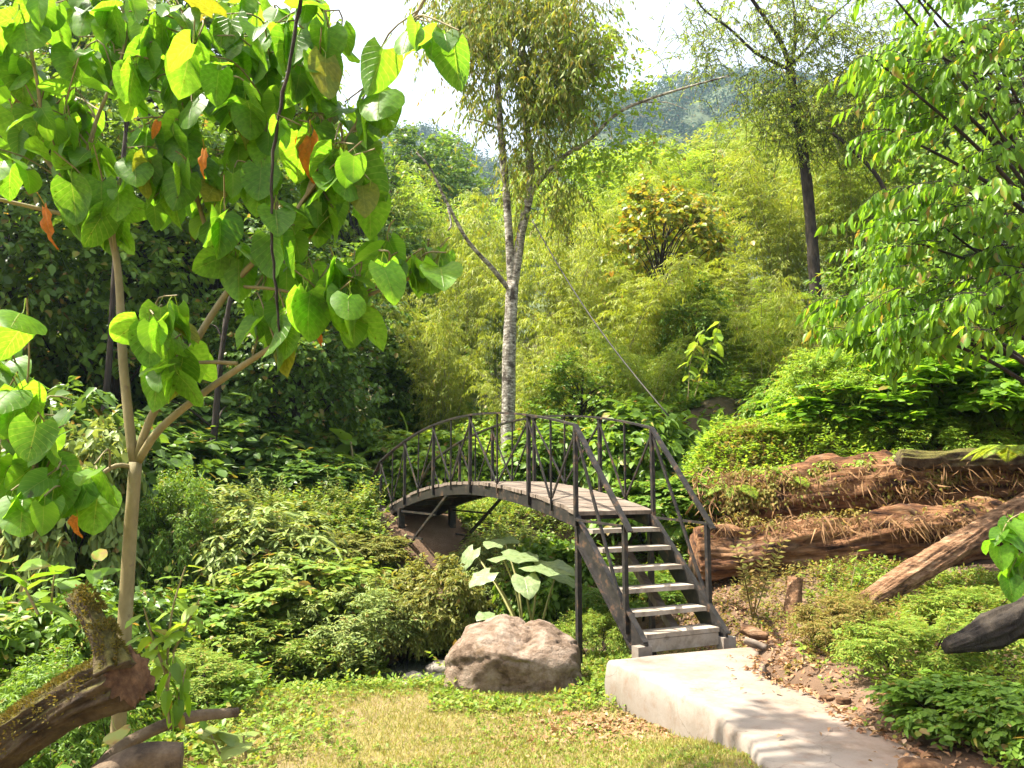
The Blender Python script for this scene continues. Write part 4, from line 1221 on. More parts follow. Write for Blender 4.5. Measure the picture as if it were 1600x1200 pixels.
KB = [make_bamboo(31, M['bamboo']), make_bamboo(32, M['bamboo'], 13, 7.0, 3.2), make_bamboo(33, M['bamboo2'], 10, 9.0, 2.2)]
BAM = [
    (940, 21, 400, 330, 1, 'bamboo', 'feathery bamboo clump right of the spotted tree trunk'),
    (870, 24, 330, 300, 0, 'bamboo', 'pale bamboo clump just behind the spotted tree trunk'),
    (700, 23, 430, 230, 1, 'bamboo', 'yellow green bamboo clump left of the spotted tree trunk'),
    (1060, 22, 420, 300, 1, 'bamboo', 'broad bamboo clump in the middle right behind the dark cable'),
    (1180, 20, 440, 260, 0, 'bamboo2', 'bamboo clump above the right stair rail'),
    (1120, 27, 300, 330, 0, 'bamboo', 'tall bamboo clump below the golden leaved tree'),
    (1210, 26, 200, 300, 2, 'bamboo', 'tall bamboo clump left of the dark leaning trunk'),
    (1320, 25, 190, 300, 2, 'bamboo2', 'tall bamboo clump wrapped around the dark leaning trunk'),
    (1290, 19, 430, 260, 1, 'bamboo', 'low bamboo clump beside the glossy tree'),
    (640, 30, 300, 320, 0, 'bamboo2', 'distant bamboo behind the tips of the heart shaped leaves'),
    (970, 32, 250, 330, 2, 'bamboo2', 'distant bamboo plume left of the golden leaved tree'),
    (780, 34, 270, 330, 0, 'bamboo2', 'distant bamboo behind the twin trunks'),
    (1400, 24, 210, 280, 2, 'bamboo2', 'bamboo plumes left of the glossy tree top'),
    (1100, 36, 215, 300, 2, 'bamboo2', 'farthest bamboo plume under the blue hill'),
    (1300, 33, 110, 330, 2, 'bamboo', 'tall airy bamboo behind the top of the dark leaning trunk'),
    (1215, 38, 130, 260, 2, 'bamboo2', 'far bamboo plume left of the top of the dark leaning trunk'),
    (1420, 34, 90, 280, 2, 'bamboo', 'far bamboo plume between leaning trunk and glossy tree'),
    (720, 27, 330, 200, 0, 'bamboo', 'bamboo plume under the left side branch of the spotted tree'),
    (930, 27, 300, 280, 0, 'bamboo', 'bamboo plume under the long right side branch of the spotted tree'),
    (820, 20, 520, 220, 1, 'bamboo', 'low bamboo spray at the base of the spotted tree'),
    (1010, 18.5, 510, 230, 1, 'bamboo2', 'low bamboo fringe above the middle of the bridge rail'),
]
for q, (px, D, top, width, kd, mt, lab) in enumerate(BAM):
    p = W(px, top, D); zb = gz(p[0], p[1]) - .1
    fm, cm, hh = KB[kd]
    t = thing('bamboo_clump', lab, 'bamboo', (p[0], p[1], zb), q * 1.3)
    o = link('foliage', fm, t); o.material_slots[0].link = 'OBJECT'; o.material_slots[0].material = M[mt]; o['kind'] = 'stuff'
    link('culms', cm, t)['kind'] = 'stuff'
    k = max((p[2] - zb) / hh, .3); w = width * D / F / 2 / (3.4 if kd != 2 else 2.9)
    t.scale = (max(w, .5 * k), max(w, .5 * k), k)

# ------------------------------------------------------------------ trees
def tree_mesh(seed, H, rad, tmpl, size, mat, n_cl=40, tw_per=14, m=8, trunk_r=.16, L0=.7, droop=.3, hang=.2, low=-.2, frac=.5, bark='bark_d', lean=0.0):
    """mesh data of a crown and trunk with limbs: limbs run to the clusters of twigs"""
    rg = np.random.RandomState(seed)
    c = np.array([lean, 0, H * (1 - frac / 2)])
    r = np.array([rad, rad, H * frac / 2])
    C, d = shell(n_cl, rg, r, c, low=low, inner=.4)
    n_cl = len(C)
    tb_ = Buf()
    tp = spline([(0, 0, -.3), (rg.normal(0, .1), rg.normal(0, .1), H * .3), (lean * .6 + rg.normal(0, .15), rg.normal(0, .15), H * .6), (lean + rg.normal(0, .2), 0, H * .9)], 18)
    tb_.tube(tp, np.linspace(trunk_r, trunk_r * .25, len(tp)), 10, rough=.2, freq=3)
    for q in range(n_cl):
        k0 = np.clip(int(len(tp) * rg.uniform(.35, .8)), 0, len(tp) - 1)
        if tp[k0][2] > C[q][2]: k0 = max(3, k0 - 4)
        sp_ = spline([tp[k0], (tp[k0] + C[q]) / 2 + (0, 0, .15 * rad), C[q]], 8)
        tb_.tube(sp_, np.linspace(trunk_r * .28, .012, len(sp_)), 5, cap=False)
    B_ = (C[:, None] + rg.normal(0, .28, (n_cl, tw_per, 3)) * rad * .35).reshape(-1, 3)
    T_ = nrm(np.repeat(d, tw_per, 0) * .8 + rg.normal(0, .6, (n_cl * tw_per, 3)) + (0, 0, .2))
    L_ = L0 * rg.uniform(.5, 1.2, len(B_))
    P, R, S = twig_leaves(B_, T_, L_, m, rg, .8, droop, hang, .8, size)
    fb = Buf(); scatter(fb, tmpl, P, R, S)
    twb = tb_
    pick_ = rg.choice(len(B_), min(250, len(B_)), False)
    twig_tubes(twb, B_[pick_], T_[pick_], L_[pick_], droop, .01, 3)
    return fb.mesh('tree_crown', mat), tb_.mesh('tree_trunk', M[bark]), P[:, 2].max(), rad * 1.15


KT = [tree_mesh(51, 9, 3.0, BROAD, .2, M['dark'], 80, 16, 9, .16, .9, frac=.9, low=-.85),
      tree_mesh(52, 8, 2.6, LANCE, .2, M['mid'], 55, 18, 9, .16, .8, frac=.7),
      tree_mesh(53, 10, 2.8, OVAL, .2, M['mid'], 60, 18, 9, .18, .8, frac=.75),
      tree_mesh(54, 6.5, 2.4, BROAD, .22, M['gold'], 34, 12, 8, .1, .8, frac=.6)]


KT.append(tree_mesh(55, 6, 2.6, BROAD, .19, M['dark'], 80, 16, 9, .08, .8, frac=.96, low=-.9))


def tree(kd, name, label, px, D, top, width, mat=None, cat='tree', group=None, rz=None, zb=None):
    p = W(px, top, D); z0 = gz(p[0], p[1]) - .1 if zb is None else zb
    cm, tm, hh, rw = KT[kd]
    t = thing(name, label, cat, (p[0], p[1], z0), (px * 7 % 63) / 10 if rz is None else rz, group)
    o = link('crown', cm, t); o['kind'] = 'stuff'
    if mat:
        o.material_slots[0].link = 'OBJECT'; o.material_slots[0].material = M[mat]
    link('trunk', tm, t)
    k = (p[2] - z0) / hh; w = width * D / F / 2 / rw
    t.scale = (w, w, k)
    return t


TREES = [
    (4, 'thicket', 'green thicket behind the lower half of the glossy tree', 1570, 15.5, 190, 300, 'mid'),
    (4, 'thicket', 'green thicket behind the upper left side of the glossy tree', 1470, 18, 200, 240, 'mid'),
    (2, 'shade_tree', 'tall light green tree behind the top of the heart leaves', 250, 27, -70, 420, 'mid'),
    (1, 'shade_tree', 'tall tree behind the hanging vine at the top', 410, 29, -30, 330, 'lime'),
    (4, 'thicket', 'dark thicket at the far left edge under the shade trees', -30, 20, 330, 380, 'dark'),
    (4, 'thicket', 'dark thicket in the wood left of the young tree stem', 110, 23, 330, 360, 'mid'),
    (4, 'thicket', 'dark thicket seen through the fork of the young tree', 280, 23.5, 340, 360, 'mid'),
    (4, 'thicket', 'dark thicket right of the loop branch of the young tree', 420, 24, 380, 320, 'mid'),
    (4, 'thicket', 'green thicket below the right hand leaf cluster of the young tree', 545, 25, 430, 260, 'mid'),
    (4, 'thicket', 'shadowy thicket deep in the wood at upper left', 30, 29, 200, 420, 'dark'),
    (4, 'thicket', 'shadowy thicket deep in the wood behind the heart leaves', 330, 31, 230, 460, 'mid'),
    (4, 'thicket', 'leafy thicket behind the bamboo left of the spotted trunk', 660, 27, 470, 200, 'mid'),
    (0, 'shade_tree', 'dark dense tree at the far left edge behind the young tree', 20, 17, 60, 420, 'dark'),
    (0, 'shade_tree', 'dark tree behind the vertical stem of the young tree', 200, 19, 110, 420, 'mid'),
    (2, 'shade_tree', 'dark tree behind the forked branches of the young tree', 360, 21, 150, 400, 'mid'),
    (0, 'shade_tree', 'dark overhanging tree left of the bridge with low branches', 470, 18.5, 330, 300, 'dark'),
    (1, 'shade_tree', 'green backlit tree in the wood behind the loop branch', 290, 26, 180, 420, 'mid'),
    (2, 'shade_tree', 'tall tree top showing between the heart leaves at upper left', 120, 30, -40, 480, 'mid'),
    (2, 'hill_tree', 'green tree on the slope left of the twin trunks', 560, 30, 240, 300, 'mid'),
    (1, 'hill_tree', 'lime tree on the slope right behind the hanging leaf tips', 640, 38, 270, 260, 'lime'),
    (2, 'hill_tree', 'bluish dark tree on the ridge under the left gap of sky', 690, 60, 205, 200, 'mid'),
    (2, 'hill_tree', 'dark ridge tree half hidden by the hanging leaf tips', 610, 55, 190, 260, 'dark'),
    (1, 'hill_tree', 'yellow green tree on the slope between trunk and side branch', 880, 42, 230, 240, 'lime'),
    (3, 'golden_tree', 'golden leaved small tree in the bamboo right of centre', 1030, 24, 265, 230, 'gold'),
    (1, 'hill_tree', 'light green tree on the slope under the blue hill', 1010, 45, 215, 230, 'lime'),
    (2, 'hill_tree', 'pale tree on the slope left of the dark leaning trunk', 1150, 48, 190, 260, 'pale'),
    (1, 'hill_tree', 'hazy tree on the slope right of the dark leaning trunk', 1340, 50, 170, 280, 'pale'),
    (2, 'hill_tree', 'green tree behind the glossy tree at upper right', 1470, 28, 40, 330, 'mid'),
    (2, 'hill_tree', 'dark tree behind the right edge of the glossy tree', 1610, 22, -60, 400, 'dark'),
    (1, 'hill_tree', 'leafy tree filling the slope behind the bank shrubs', 1420, 19, 330, 330, 'mid'),
    (4, 'dark_shrub_tree', 'small dark tree inside the bamboo at centre right', 1085, 21, 420, 120, 'mid'),
    (0, 'dark_shrub_tree', 'small dark tree low behind the bridge rail right of the trunk', 910, 19.5, 545, 190, 'mid'),
]
for q in TREES:
    tree(*q)

# spotted tree behind the bridge: twin trunks, long side branch, hanging crown
rng = np.random.RandomState(77)
sb_ = W(793, 700, 18.0); sb_[2] = gz(sb_[0], sb_[1]) - .2
st = thing('spotted_tree', 'tall pale spotted tree with twin trunks rising behind the bridge', 'tree', tuple(sb_))


def limb(pts, r0, r1, seg=10, parent=st, mat='bark_g', name='branch', n=26, rough=.12):
    p = resamp(spline([W(*q) for q in pts], 40), n)
    part(name, Buf().tube(p, np.linspace(r0, r1, n), seg, rough=rough, freq=4), M[mat], parent)
    return p


p0 = W(793, 690, 18)
pt = np.vstack([sb_, W(794, 640, 18), W(796, 540, 18), W(801, 440, 18)])
part('trunk', Buf().tube(resamp(spline(pt, 30), 26), np.linspace(.175, .14, 26), 16, rough=.1, freq=4), M['bark_g'], st)
limb([(800, 450, 18), (796, 380, 18), (790, 290, 18), (782, 200, 18), (775, 100, 18), (760, -20, 18)], .105, .06)
limb([(802, 450, 18), (815, 360, 18), (829, 290, 18), (824, 210, 17.9), (815, 120, 17.9), (820, 20, 17.8)], .12, .07)
sb2 = limb([(830, 300, 18), (850, 275, 17.9), (880, 245, 17.6), (920, 220, 17.3), (960, 180, 17), (1000, 160, 16.8), (1060, 140, 16.5), (1140, 118, 16)], .065, .016, 8)
limb([(797, 455, 18), (770, 420, 17.8), (730, 375, 17.5), (695, 310, 17.3), (672, 262, 17.1), (650, 238, 17)], .06, .02, 8)
limb([(700, 325, 17.3), (705, 350, 17.2), (700, 360, 17.1)], .03, .02, 6)
limb([(775, 200, 18), (750, 190, 17.8), (730, 185, 17.6)], .03, .015, 6)
limb([(820, 150, 17.9), (860, 130, 17.6), (900, 110, 17.4), (960, 90, 17.0)], .04, .012, 6)
limb([(1000, 160, 16.8), (1040, 160, 16.6), (1075, 172, 16.5)], .018, .007, 5)
limb([(822, 60, 17.8), (860, 20, 17.6), (900, -20, 17.4)], .05, .03, 6)
limb([(776, 110, 18), (740, 60, 17.8), (715, 10, 17.6)], .05, .03, 6)
cl = [(715, 20, 40, 40, 16), (760, 30, 50, 40, 26), (820, 20, 60, 50, 34), (880, 30, 50, 50, 34), (905, 90, 32, 45, 24), (860, 100, 45, 45, 26), (820, 120, 30, 40, 14), (880, 150, 30, 25, 14), (840, 165, 30, 30, 12), (770, 95, 35, 35, 9), (740, 60, 30, 40, 10), (735, 130, 22, 40, 4), (800, -30, 120, 30, 34), (845, 215, 25, 30, 6), (805, 270, 25, 50, 4), (775, 180, 20, 40, 3), (690, 50, 40, 60, 6), (930, 60, 40, 60, 8), (900, 170, 40, 30, 6), (760, 150, 60, 50, 5), (850, 260, 50, 40, 6), (870, 320, 50, 50, 5)]
B_, T_, L_ = [], [], []
for (cx, cy_, sx, sy, n_) in cl:
    for _ in range(n_ * 8):
        B_.append(W(cx + rng.normal(0, .5) * sx, cy_ + rng.normal(0, .5) * sy, 17.7 + rng.normal(0, .8)))
        v = nrm(rng.normal(0, 1, 3) * (1, 1, .5)); T_.append(v); L_.append(rng.uniform(.3, .8))
B_, T_, L_ = np.array(B_), np.array(T_), np.array(L_)
P, R, S = twig_leaves(B_, T_, L_, 12, rng, .45, .9, .7, .5, .16, .4)
fb = Buf(); scatter(fb, diamond_t(.26, .15), P, R, S)
o = part('crown', fb, M['hang'], st); o['kind'] = 'stuff'
# sparse leaves of the side branch
B_, T_, L_ = [], [], []
for (cx, cy_, sx, sy, n_) in [(935, 75, 50, 50, 40), (965, 110, 55, 35, 50), (990, 150, 40, 30, 20), (930, 150, 40, 30, 30), (900, 190, 40, 30, 24), (910, 255, 40, 25, 30), (960, 240, 50, 30, 40), (1010, 215, 50, 30, 24)]:
    for _ in range(n_):
        B_.append(W(cx + rng.normal(0, .6) * sx, cy_ + rng.normal(0, .6) * sy, 17.2 + rng.normal(0, .4)))
        T_.append(nrm(rng.normal(0, 1, 3))); L_.append(rng.uniform(.25, .5))
B_, T_, L_ = np.array(B_), np.array(T_), np.array(L_)
P, R, S = twig_leaves(B_, T_, L_, 7, rng, .8, .3, .3, .6, .13, .3)
fb = Buf(); scatter(fb, OVAL, P, R, S); o = part('side_foliage', fb, M['lime'], st); o['kind'] = 'stuff'

# dark leaning tree on the slope, thin leaved
lb = W(1268, 345, 23); lz = gz(lb[0], lb[1])
dt = thing('leaning_tree', 'dark trunked thinly leaved tree leaning left above the bamboo', 'tree', (lb[0], lb[1], lz))
pp = np.vstack([[lb[0] + .1, lb[1], lz - .3], W(1266, 340, 23), W(1256, 250, 23), W(1243, 170, 23), W(1234, 108, 23)])
part('trunk', Buf().tube(resamp(spline(pp, 30), 26), np.linspace(.2, .13, 26), 12, rough=.15, freq=4), M['bark_d'], dt)
limb([(1236, 112, 23), (1222, 70, 22.8), (1200, 35, 22.6), (1165, -15, 22.4)], .085, .05, 8, dt, 'bark_d')
limb([(1235, 110, 23), (1243, 60, 23), (1240, 10, 23), (1235, -30, 23)], .07, .03, 8, dt, 'bark_d')
limb([(1232, 108, 23), (1205, 95, 22.8), (1180, 82, 22.6), (1140, 45, 22.4), (1100, 15, 22.2), (1085, -10, 22)], .06, .02, 8, dt, 'bark_d')
limb([(1238, 100, 23), (1265, 70, 23), (1290, 35, 23), (1330, 0, 23)], .05, .02, 8, dt, 'bark_d')
limb([(1300, 208, 22), (1325, 228, 22), (1370, 275, 22), (1400, 340, 22)], .045, .07, 8, dt, 'bark_d', name='broken_limb')
B_, T_, L_ = [], [], []
for (cx, cy_, sx, sy, n_) in [(1180, 30, 90, 50, 110), (1090, 60, 50, 50, 50), (1240, 30, 60, 50, 90), (1300, 50, 60, 50, 110), (1130, 100, 50, 50, 40), (1230, 170, 60, 60, 190), (1330, 120, 50, 60, 150), (1290, 190, 60, 60, 170), (1190, 130, 30, 50, 60), (1370, 60, 40, 60, 70), (1350, 200, 60, 50, 120)]:
    for _ in range(int(n_ * 1.5)):
        B_.append(W(cx + rng.normal(0, .6) * sx, cy_ + rng.normal(0, .6) * sy, 22.7 + rng.normal(0, .6)))
        T_.append(nrm(rng.normal(0, 1, 3))); L_.append(rng.uniform(.3, .8))
B_, T_, L_ = np.array(B_), np.array(T_), np.array(L_)
P, R, S = twig_leaves(B_, T_, L_, 14, rng, .7, .5, .4, .6, .12, .4)
fb = Buf(); scatter(fb, diamond_t(.3, .12), P, R, S); twb = Buf(); twig_tubes(twb, B_, T_, L_, .5, .012, 4)
o = part('crown', fb, M['bamboo2'], dt); o['kind'] = 'stuff'
part('twigs', twb, M['bark_d'], dt)['kind'] = 'stuff'

# dark bare trunks standing in the shaded wood on the left
for (x0, y0, x1, y1, D, r, lab) in [(150, 600, 185, 330, 15, .07, 'dark trunk in the wood left of the young tree stem'), (310, 700, 345, 560, 15.5, .08, 'leaning dark trunk under the overhanging tree')]:
    a0, a1 = W(x0, y0, D), W(x1, y1, D); a0[2] = gz(a0[0], a0[1]) - .2
    t = thing('slender_tree', lab, 'tree', tuple(a0))
    pth = resamp(spline([a0, a0 * .6 + a1 * .4 + (.12, 0, 0), a1, a1 + (a1 - a0) * .5], 20), 20)
    part('trunk', Buf().tube(pth, np.linspace(r, r * .5, 20), 9, rough=.15, freq=4), M['bark_d'], t)
    for q in range(5):
        k0 = rng.randint(6, 19); e = pth[k0] + rng.normal(0, .6, 3) + (0, 0, .5)
        part('branch', Buf().tube(spline([pth[k0], (pth[k0] + e) / 2 + (0, 0, .1), e], 8), np.linspace(r * .35, .01, 9)[:9], 5, cap=False), M['bark_d'], t)

# ------------------------------------------------------------------ glossy tree at the right with drooping shoots
rng = np.random.RandomState(99)
gb = np.array([7.7, 10.4, 0]); gb[2] = gz(gb[0], gb[1])
gt = thing('glossy_tree', 'glossy leaved tree with arching leafy shoots at the right edge', 'tree', tuple(gb))
part('trunk', Buf().tube(spline([gb - (0, 0, .2), gb + (-.1, 0, 2.5), gb + (-.3, -.1, 5), gb + (-.3, -.3, 7.5)], 20), np.linspace(.14, .05, 22)[:19], 10, rough=.15), M['bark_d'], gt)
SH, T_, L_ = [], [], []
for (cx, cy_, sx, sy, D, n_) in [(1560, 40, 90, 50, 9.3, 9), (1480, 60, 60, 50, 9.4, 7), (1500, 130, 70, 40, 9.2, 8), (1590, 150, 60, 60, 9.0, 8), (1450, 170, 40, 40, 9.5, 4), (1500, 220, 60, 40, 9.3, 7), (1580, 260, 60, 50, 9.1, 8), (1480, 300, 50, 40, 9.4, 6), (1560, 340, 60, 50, 9.2, 8), (1470, 380, 50, 40, 9.5, 5),
                                 (1570, 430, 60, 50, 9.3, 8), (1480, 460, 60, 40, 9.6, 6), (1410, 440, 40, 30, 9.6, 3), (1570, 500, 60, 30, 9.5, 7), (1470, 500, 60, 30, 9.8, 6), (1390, 520, 40, 40, 10.4, 4), (1570, 490, 60, 30, 9.8, 6), (1430, 520, 60, 30, 10.4, 6), (1640, 100, 60, 200, 8.9, 9), (1650, 340, 50, 100, 9.0, 9), (1480, -20, 90, 40, 9.6, 9), (1590, -30, 60, 40, 9.3, 8), (1420, 30, 30, 40, 9.9, 4)]:
    for _ in range(n_):
        c_ = W(cx + rng.uniform(-1, 1) * sx, cy_ + rng.uniform(-1, 1) * sy, D + rng.normal(0, .5))
        if fbm(c_[0] * 1.2 + 40, c_[2] * 1.2) < -.22:
            continue
        ax = nrm(np.array([rng.normal(-.8, .45), rng.normal(-.35, .45), rng.normal(.12, .2)]))
        sd = nrm(np.cross(ax, [0, 0, 1.0]))
        ll = rng.uniform(.45, .95)
        for q in range(rng.randint(5, 9)):
            f_ = rng.uniform(-.1, .7)
            SH.append(c_ + ax * ll * f_ + np.array([0, 0, -.25 * f_ ** 2]) + rng.normal(0, .03, 3))
            T_.append(nrm(ax + sd * rng.normal(0, .75) + np.array([0, 0, rng.normal(-.05, .15)]))); L_.append(rng.uniform(.3, .65))
SH, T_, L_ = np.array(SH), np.array(T_), np.array(L_)
P, R, S = twig_leaves(SH, T_, L_, 10, rng, .38, .45, .75, .7, .165, .35)
# long shoots read one by one in the picture
for (x0, y0, x1, y1, D, sz) in [(1445, 352, 1285, 352, 8.8, .15), (1425, 385, 1300, 395, 8.9, .14), (1420, 415, 1335, 430, 8.8, .13), (1590, 95, 1410, 70, 8.7, .15), (1585, 150, 1425, 215, 8.8, .15), (1540, 60, 1410, 110, 8.8, .14), (1560, 250, 1440, 300, 8.7, .14), (1550, 320, 1450, 350, 8.7, .14)]:
    a0, a1 = W(x0, y0, D), W(x1, y1, D - .3)
    d = a1 - a0; l_ = np.linalg.norm(d)
    Pq, Rq, Sq = twig_leaves(a0[None], nrm(d)[None] + np.array([[0, 0, .18]]), np.array([l_]), 22, rng, .3, .18, .9, .6, sz, .15, t0=.05)
    P, R, S = np.vstack([Pq, P]), np.vstack([Rq, R]), np.concatenate([Sq, S])
    SH = np.vstack([a0[None], SH]); T_ = np.vstack([nrm(d)[None] + (0, 0, .18), T_]); L_ = np.concatenate([[l_], L_])
GL = [(lambda b_: b_.mesh('glossy_leaf', M['right']))(Buf().add(*lance_t(w_, f_, d_)[:1], [[0, 2, 1]]) if False else scatter(Buf(), lance_t(w_, f_, d_), np.zeros((1, 3)), np.eye(3)[None], np.ones(1))) for w_, f_, d_ in ((.40, .06, .2), (.46, .04, .3), (.36, .1, .15))]
px_ = 800 + P[:, 0] / (P[:, 1] * CP + (P[:, 2] - CAMZ) * SP) * F
show = S / P[:, 1] * np.where((px_ < 1590) & (px_ > 1200) & (P[:, 2] < 7), 1, .01)
order = np.argsort(-show)
keep, rest = order[:300], order[300:]
leaf_objects(GL, P[keep], R[keep], S[keep], gt, rng)
fb = Buf(); scatter(fb, lance_t(.40, .06, .2), P[rest], R[rest], S[rest])
o = part('foliage', fb, M['right'], gt); o['kind'] = 'stuff'
tb2 = Buf(); twig_tubes(tb2, SH, T_, L_, .4, .007, 5)
part('shoots', tb2, M['bark_d'], gt)['kind'] = 'stuff'
lim = Buf()
for _ in range(26):
    e = SH[rng.randint(len(SH))]; z0 = min(e[2] - .3, 6.5) * rng.uniform(.6, .95)
    s0 = gb + (-.2, -.1, max(z0 - gb[2], .6))
    part('limb', Buf().tube(spline([s0, (s0 + e) / 2 + (0, 0, .2), e], 10), np.linspace(.04, .01, 11), 6, cap=False), M['bark_d'], gt)

# overhanging bough of a tree that stands right of the picture: it shades the near path
ob = np.array([-4.6, 4.6, 0]); ob[2] = gz(-4.6, 4.6)
bt = thing('roadside_tree', 'tall tree standing left of the view whose bough shades the path', 'tree', tuple(ob))
part('trunk', Buf().tube(spline([ob - (0, 0, .3), ob + (.1, .1, 3), ob + (.3, .3, 6.0), ob + (.9, .5, 8.0)], 20), np.linspace(.17, .09, 19), 10, rough=.15), M['bark_d'], bt)
# where the bough hangs: the spots it shades on the ground, followed up the sun's direction
BOUGH = []
for (gx_, gy_, hh, r_, n_) in [(1.75, 5.75, 7.4, .4, 10), (2.1, 5.6, 7.6, .4, 11), (2.1, 5.0, 7.3, .35, 6), (2.45, 5.0, 7.5, .4, 7), (2.9, 5.2, 7.9, .6, 34), (3.4, 5.6, 8.3, .7, 40), (3.6, 4.8, 8.1, .7, 40), (4.2, 5.8, 8.5, .7, 40)]:
    BOUGH.append((gx_ + sv.x / sv.z * hh, gy_ + sv.y / sv.z * hh, hh, r_, n_))
SHD = []
for (cx, cy_, cz, r_, n_) in BOUGH:
    for _ in range(n_):
        SHD.append(np.array([cx, cy_, cz]) + rng.normal(0, .5, 3) * r_)
SHD = np.array(SHD); Tq = nrm(rng.normal(0, 1, SHD.shape)); Lq = rng.uniform(.3, .6, len(SHD))
Pq, Rq, Sq = twig_leaves(SHD, Tq, Lq, 8, rng, .8, .3, .3, .9, .16)
fb = Buf(); scatter(fb, BROAD, Pq, Rq, Sq); o = part('crown', fb, M['mid'], bt); o['kind'] = 'stuff'
lim = Buf()
for c_ in [q_[:3] for q_ in BOUGH]:
    s0 = ob + (.8, .45, 7.4); e = np.array(c_)
    part('limb', Buf().tube(spline([s0, (s0 + e) / 2 + (0, 0, .3), e], 10), np.linspace(.05, .012, 11), 6, cap=False), M['bark_d'], bt)

# ------------------------------------------------------------------ plants with leaves one can pick out
OV = [heart_mesh('oval_leaf_blade', M['lime'], .48, .14, .25, 0, .0, .22, seed=21, rows=7), heart_mesh('oval_leaf_blade', M['lime'], .52, .05, .35, .2, .0, .22, seed=22, rows=7)]
OVM = [heart_mesh('oval_leaf_blade', M['right'], .46, .14, .2, 0, .0, .2, seed=23, rows=7), heart_mesh('oval_leaf_blade', M['mid'], .5, .1, .3, .1, .0, .2, seed=24, rows=7)]
HG = [heart_mesh('ground_leaf_blade', M['pale'], .9, .04, .12, .1, .16, .6, seed=25, rows=8)]
for me in OV + OVM + HG:
    pass


def stem_plant(name, label, stems, nl, size, meshes, seed, elev=-.2, spread=.5, cat='plant', rstem=.007, tiptuft=True):
    """stems given as pixel paths with distance; leaves set round each stem"""
    rg = np.random.RandomState(seed)
    p0 = W(*stems[0][0]); p0[2] = gz(p0[0], p0[1]) - .02
    t = thing(name, label, cat, tuple(p0))
    sbuf = Buf(); LP_, LR_, LS_ = [], [], []
    for s_ in stems:
        pts = [W(*q) for q in s_]
        pp = resamp(spline(pts, 20), 14)
        part('stem', Buf().tube(pp, np.linspace(rstem, rstem * .5, 14), 6, cap=False), M['bark_s'], t)
        for q in range(nl):
            kk = 13 * (0.25 + .75 * q / max(nl - 1, 1)); i0 = min(int(kk), 12); c = pp[i0] + (pp[i0 + 1] - pp[i0]) * (kk - i0)
            az = q * 2.4 + rg.uniform(-.5, .5)
            o_ = np.array([math.cos(az), math.sin(az), 0]); el = elev + rg.normal(0, .3)
            Dv = o_ * math.cos(el) + np.array([0, 0, math.sin(el)])
            Nv = np.array([0, 0, 1.0]) - Dv * Dv[2] + rg.normal(0, .25, 3)
            sc_ = size * rg.uniform(.7, 1.2)
            R_ = frames(Dv[None], Nv[None])[0]
            LP_.append(c + Dv * sc_ * .12); LR_.append(R_); LS_.append(sc_)
    leaf_objects(meshes, np.array(LP_), np.array(LR_), LS_, t, rg)
    return t


stem_plant('leafy_seedling', 'yellow green seedling with oval leaves right of the sawn log', [[(262, 1075, 3.95), (262, 1020, 3.95), (270, 950, 3.95), (290, 885, 3.95)], [(262, 1060, 3.95), (240, 1000, 3.9), (225, 950, 3.88)], [(270, 1020, 3.95), (300, 960, 3.9), (312, 935, 3.9)], [(262, 1090, 4.0), (255, 1040, 4.0), (232, 980, 4.0)]], 9, .115, OV, 1, -.25)
stem_plant('broadleaf_seedling', 'green seedling with large upright leaves at the left edge behind the log', [[(80, 960, 4.2), (82, 920, 4.2), (88, 885, 4.2)], [(60, 960, 4.0), (40, 920, 4.0), (20, 880, 4.0)], [(120, 960, 4.3), (135, 910, 4.3), (150, 880, 4.3)]], 7, .2, OVM, 2, .25)
stem_plant('dark_seedling', 'drooping dark leaved plant between the sawn log and the seedling', [[(265, 1130, 3.7), (262, 1080, 3.7), (272, 1020, 3.72)], [(270, 1130, 3.75), (282, 1080, 3.75), (290, 1045, 3.78)]], 7, .115, OVM, 3, -.9)
stem_plant('ground_plant', 'low plant with round pale leaves beside the thin bent branch', [[(385, 1185, 4.1), (382, 1165, 4.1), (380, 1150, 4.1)], [(345, 1180, 4.05), (335, 1160, 4.05), (330, 1148, 4.05)]], 4, .13, HG, 4, .05)
stem_plant('ground_plant', 'pale round leaf sprouting under the sawn log', [[(190, 1170, 3.9), (186, 1150, 3.9), (182, 1140, 3.9)]], 3, .14, HG, 5, .15)
stem_plant('hanging_plant', 'heart leaved sprig hanging at the right edge over the leaning log', [[(1600, 800, 7.4), (1575, 815, 7.35), (1560, 850, 7.3)], [(1610, 840, 7.4), (1590, 870, 7.35), (1575, 900, 7.3)]], 8, .2, [BIG[0], BIG[2]], 6, -1.0)
stem_plant('leafy_seedling', 'small bright sprout growing at the path edge below the stump piece', [[(1255, 1035, 7.4), (1256, 1020, 7.4), (1254, 1012, 7.4)]], 5, .07, OV, 7, .3)
stem_plant('leafy_seedling', 'slender green sprout in front of the rotten log', [[(1330, 915, 9.6), (1335, 890, 9.6), (1340, 862, 9.6)], [(1340, 915, 9.6), (1352, 895, 9.6), (1362, 885, 9.6)]], 6, .13, OV, 8, .1)
stem_plant('broadleaf_plant', 'bright broad leaved plant behind the far rail of the bridge', [[(555, 770, 17.6), (552, 720, 17.6), (548, 690, 17.6)], [(530, 770, 17.9), (522, 730, 17.9), (515, 700, 17.9)]], 8, .75, OV, 9, .5, rstem=.04)
stem_plant('broadleaf_plant', 'lime broad leaved plant in the sun left of the bridge far end', [[(590, 730, 19.5), (585, 700, 19.5), (580, 670, 19.5)], [(620, 730, 19.5), (630, 700, 19.5), (640, 680, 19.5)]], 8, .7, OV, 10, .4, rstem=.04)
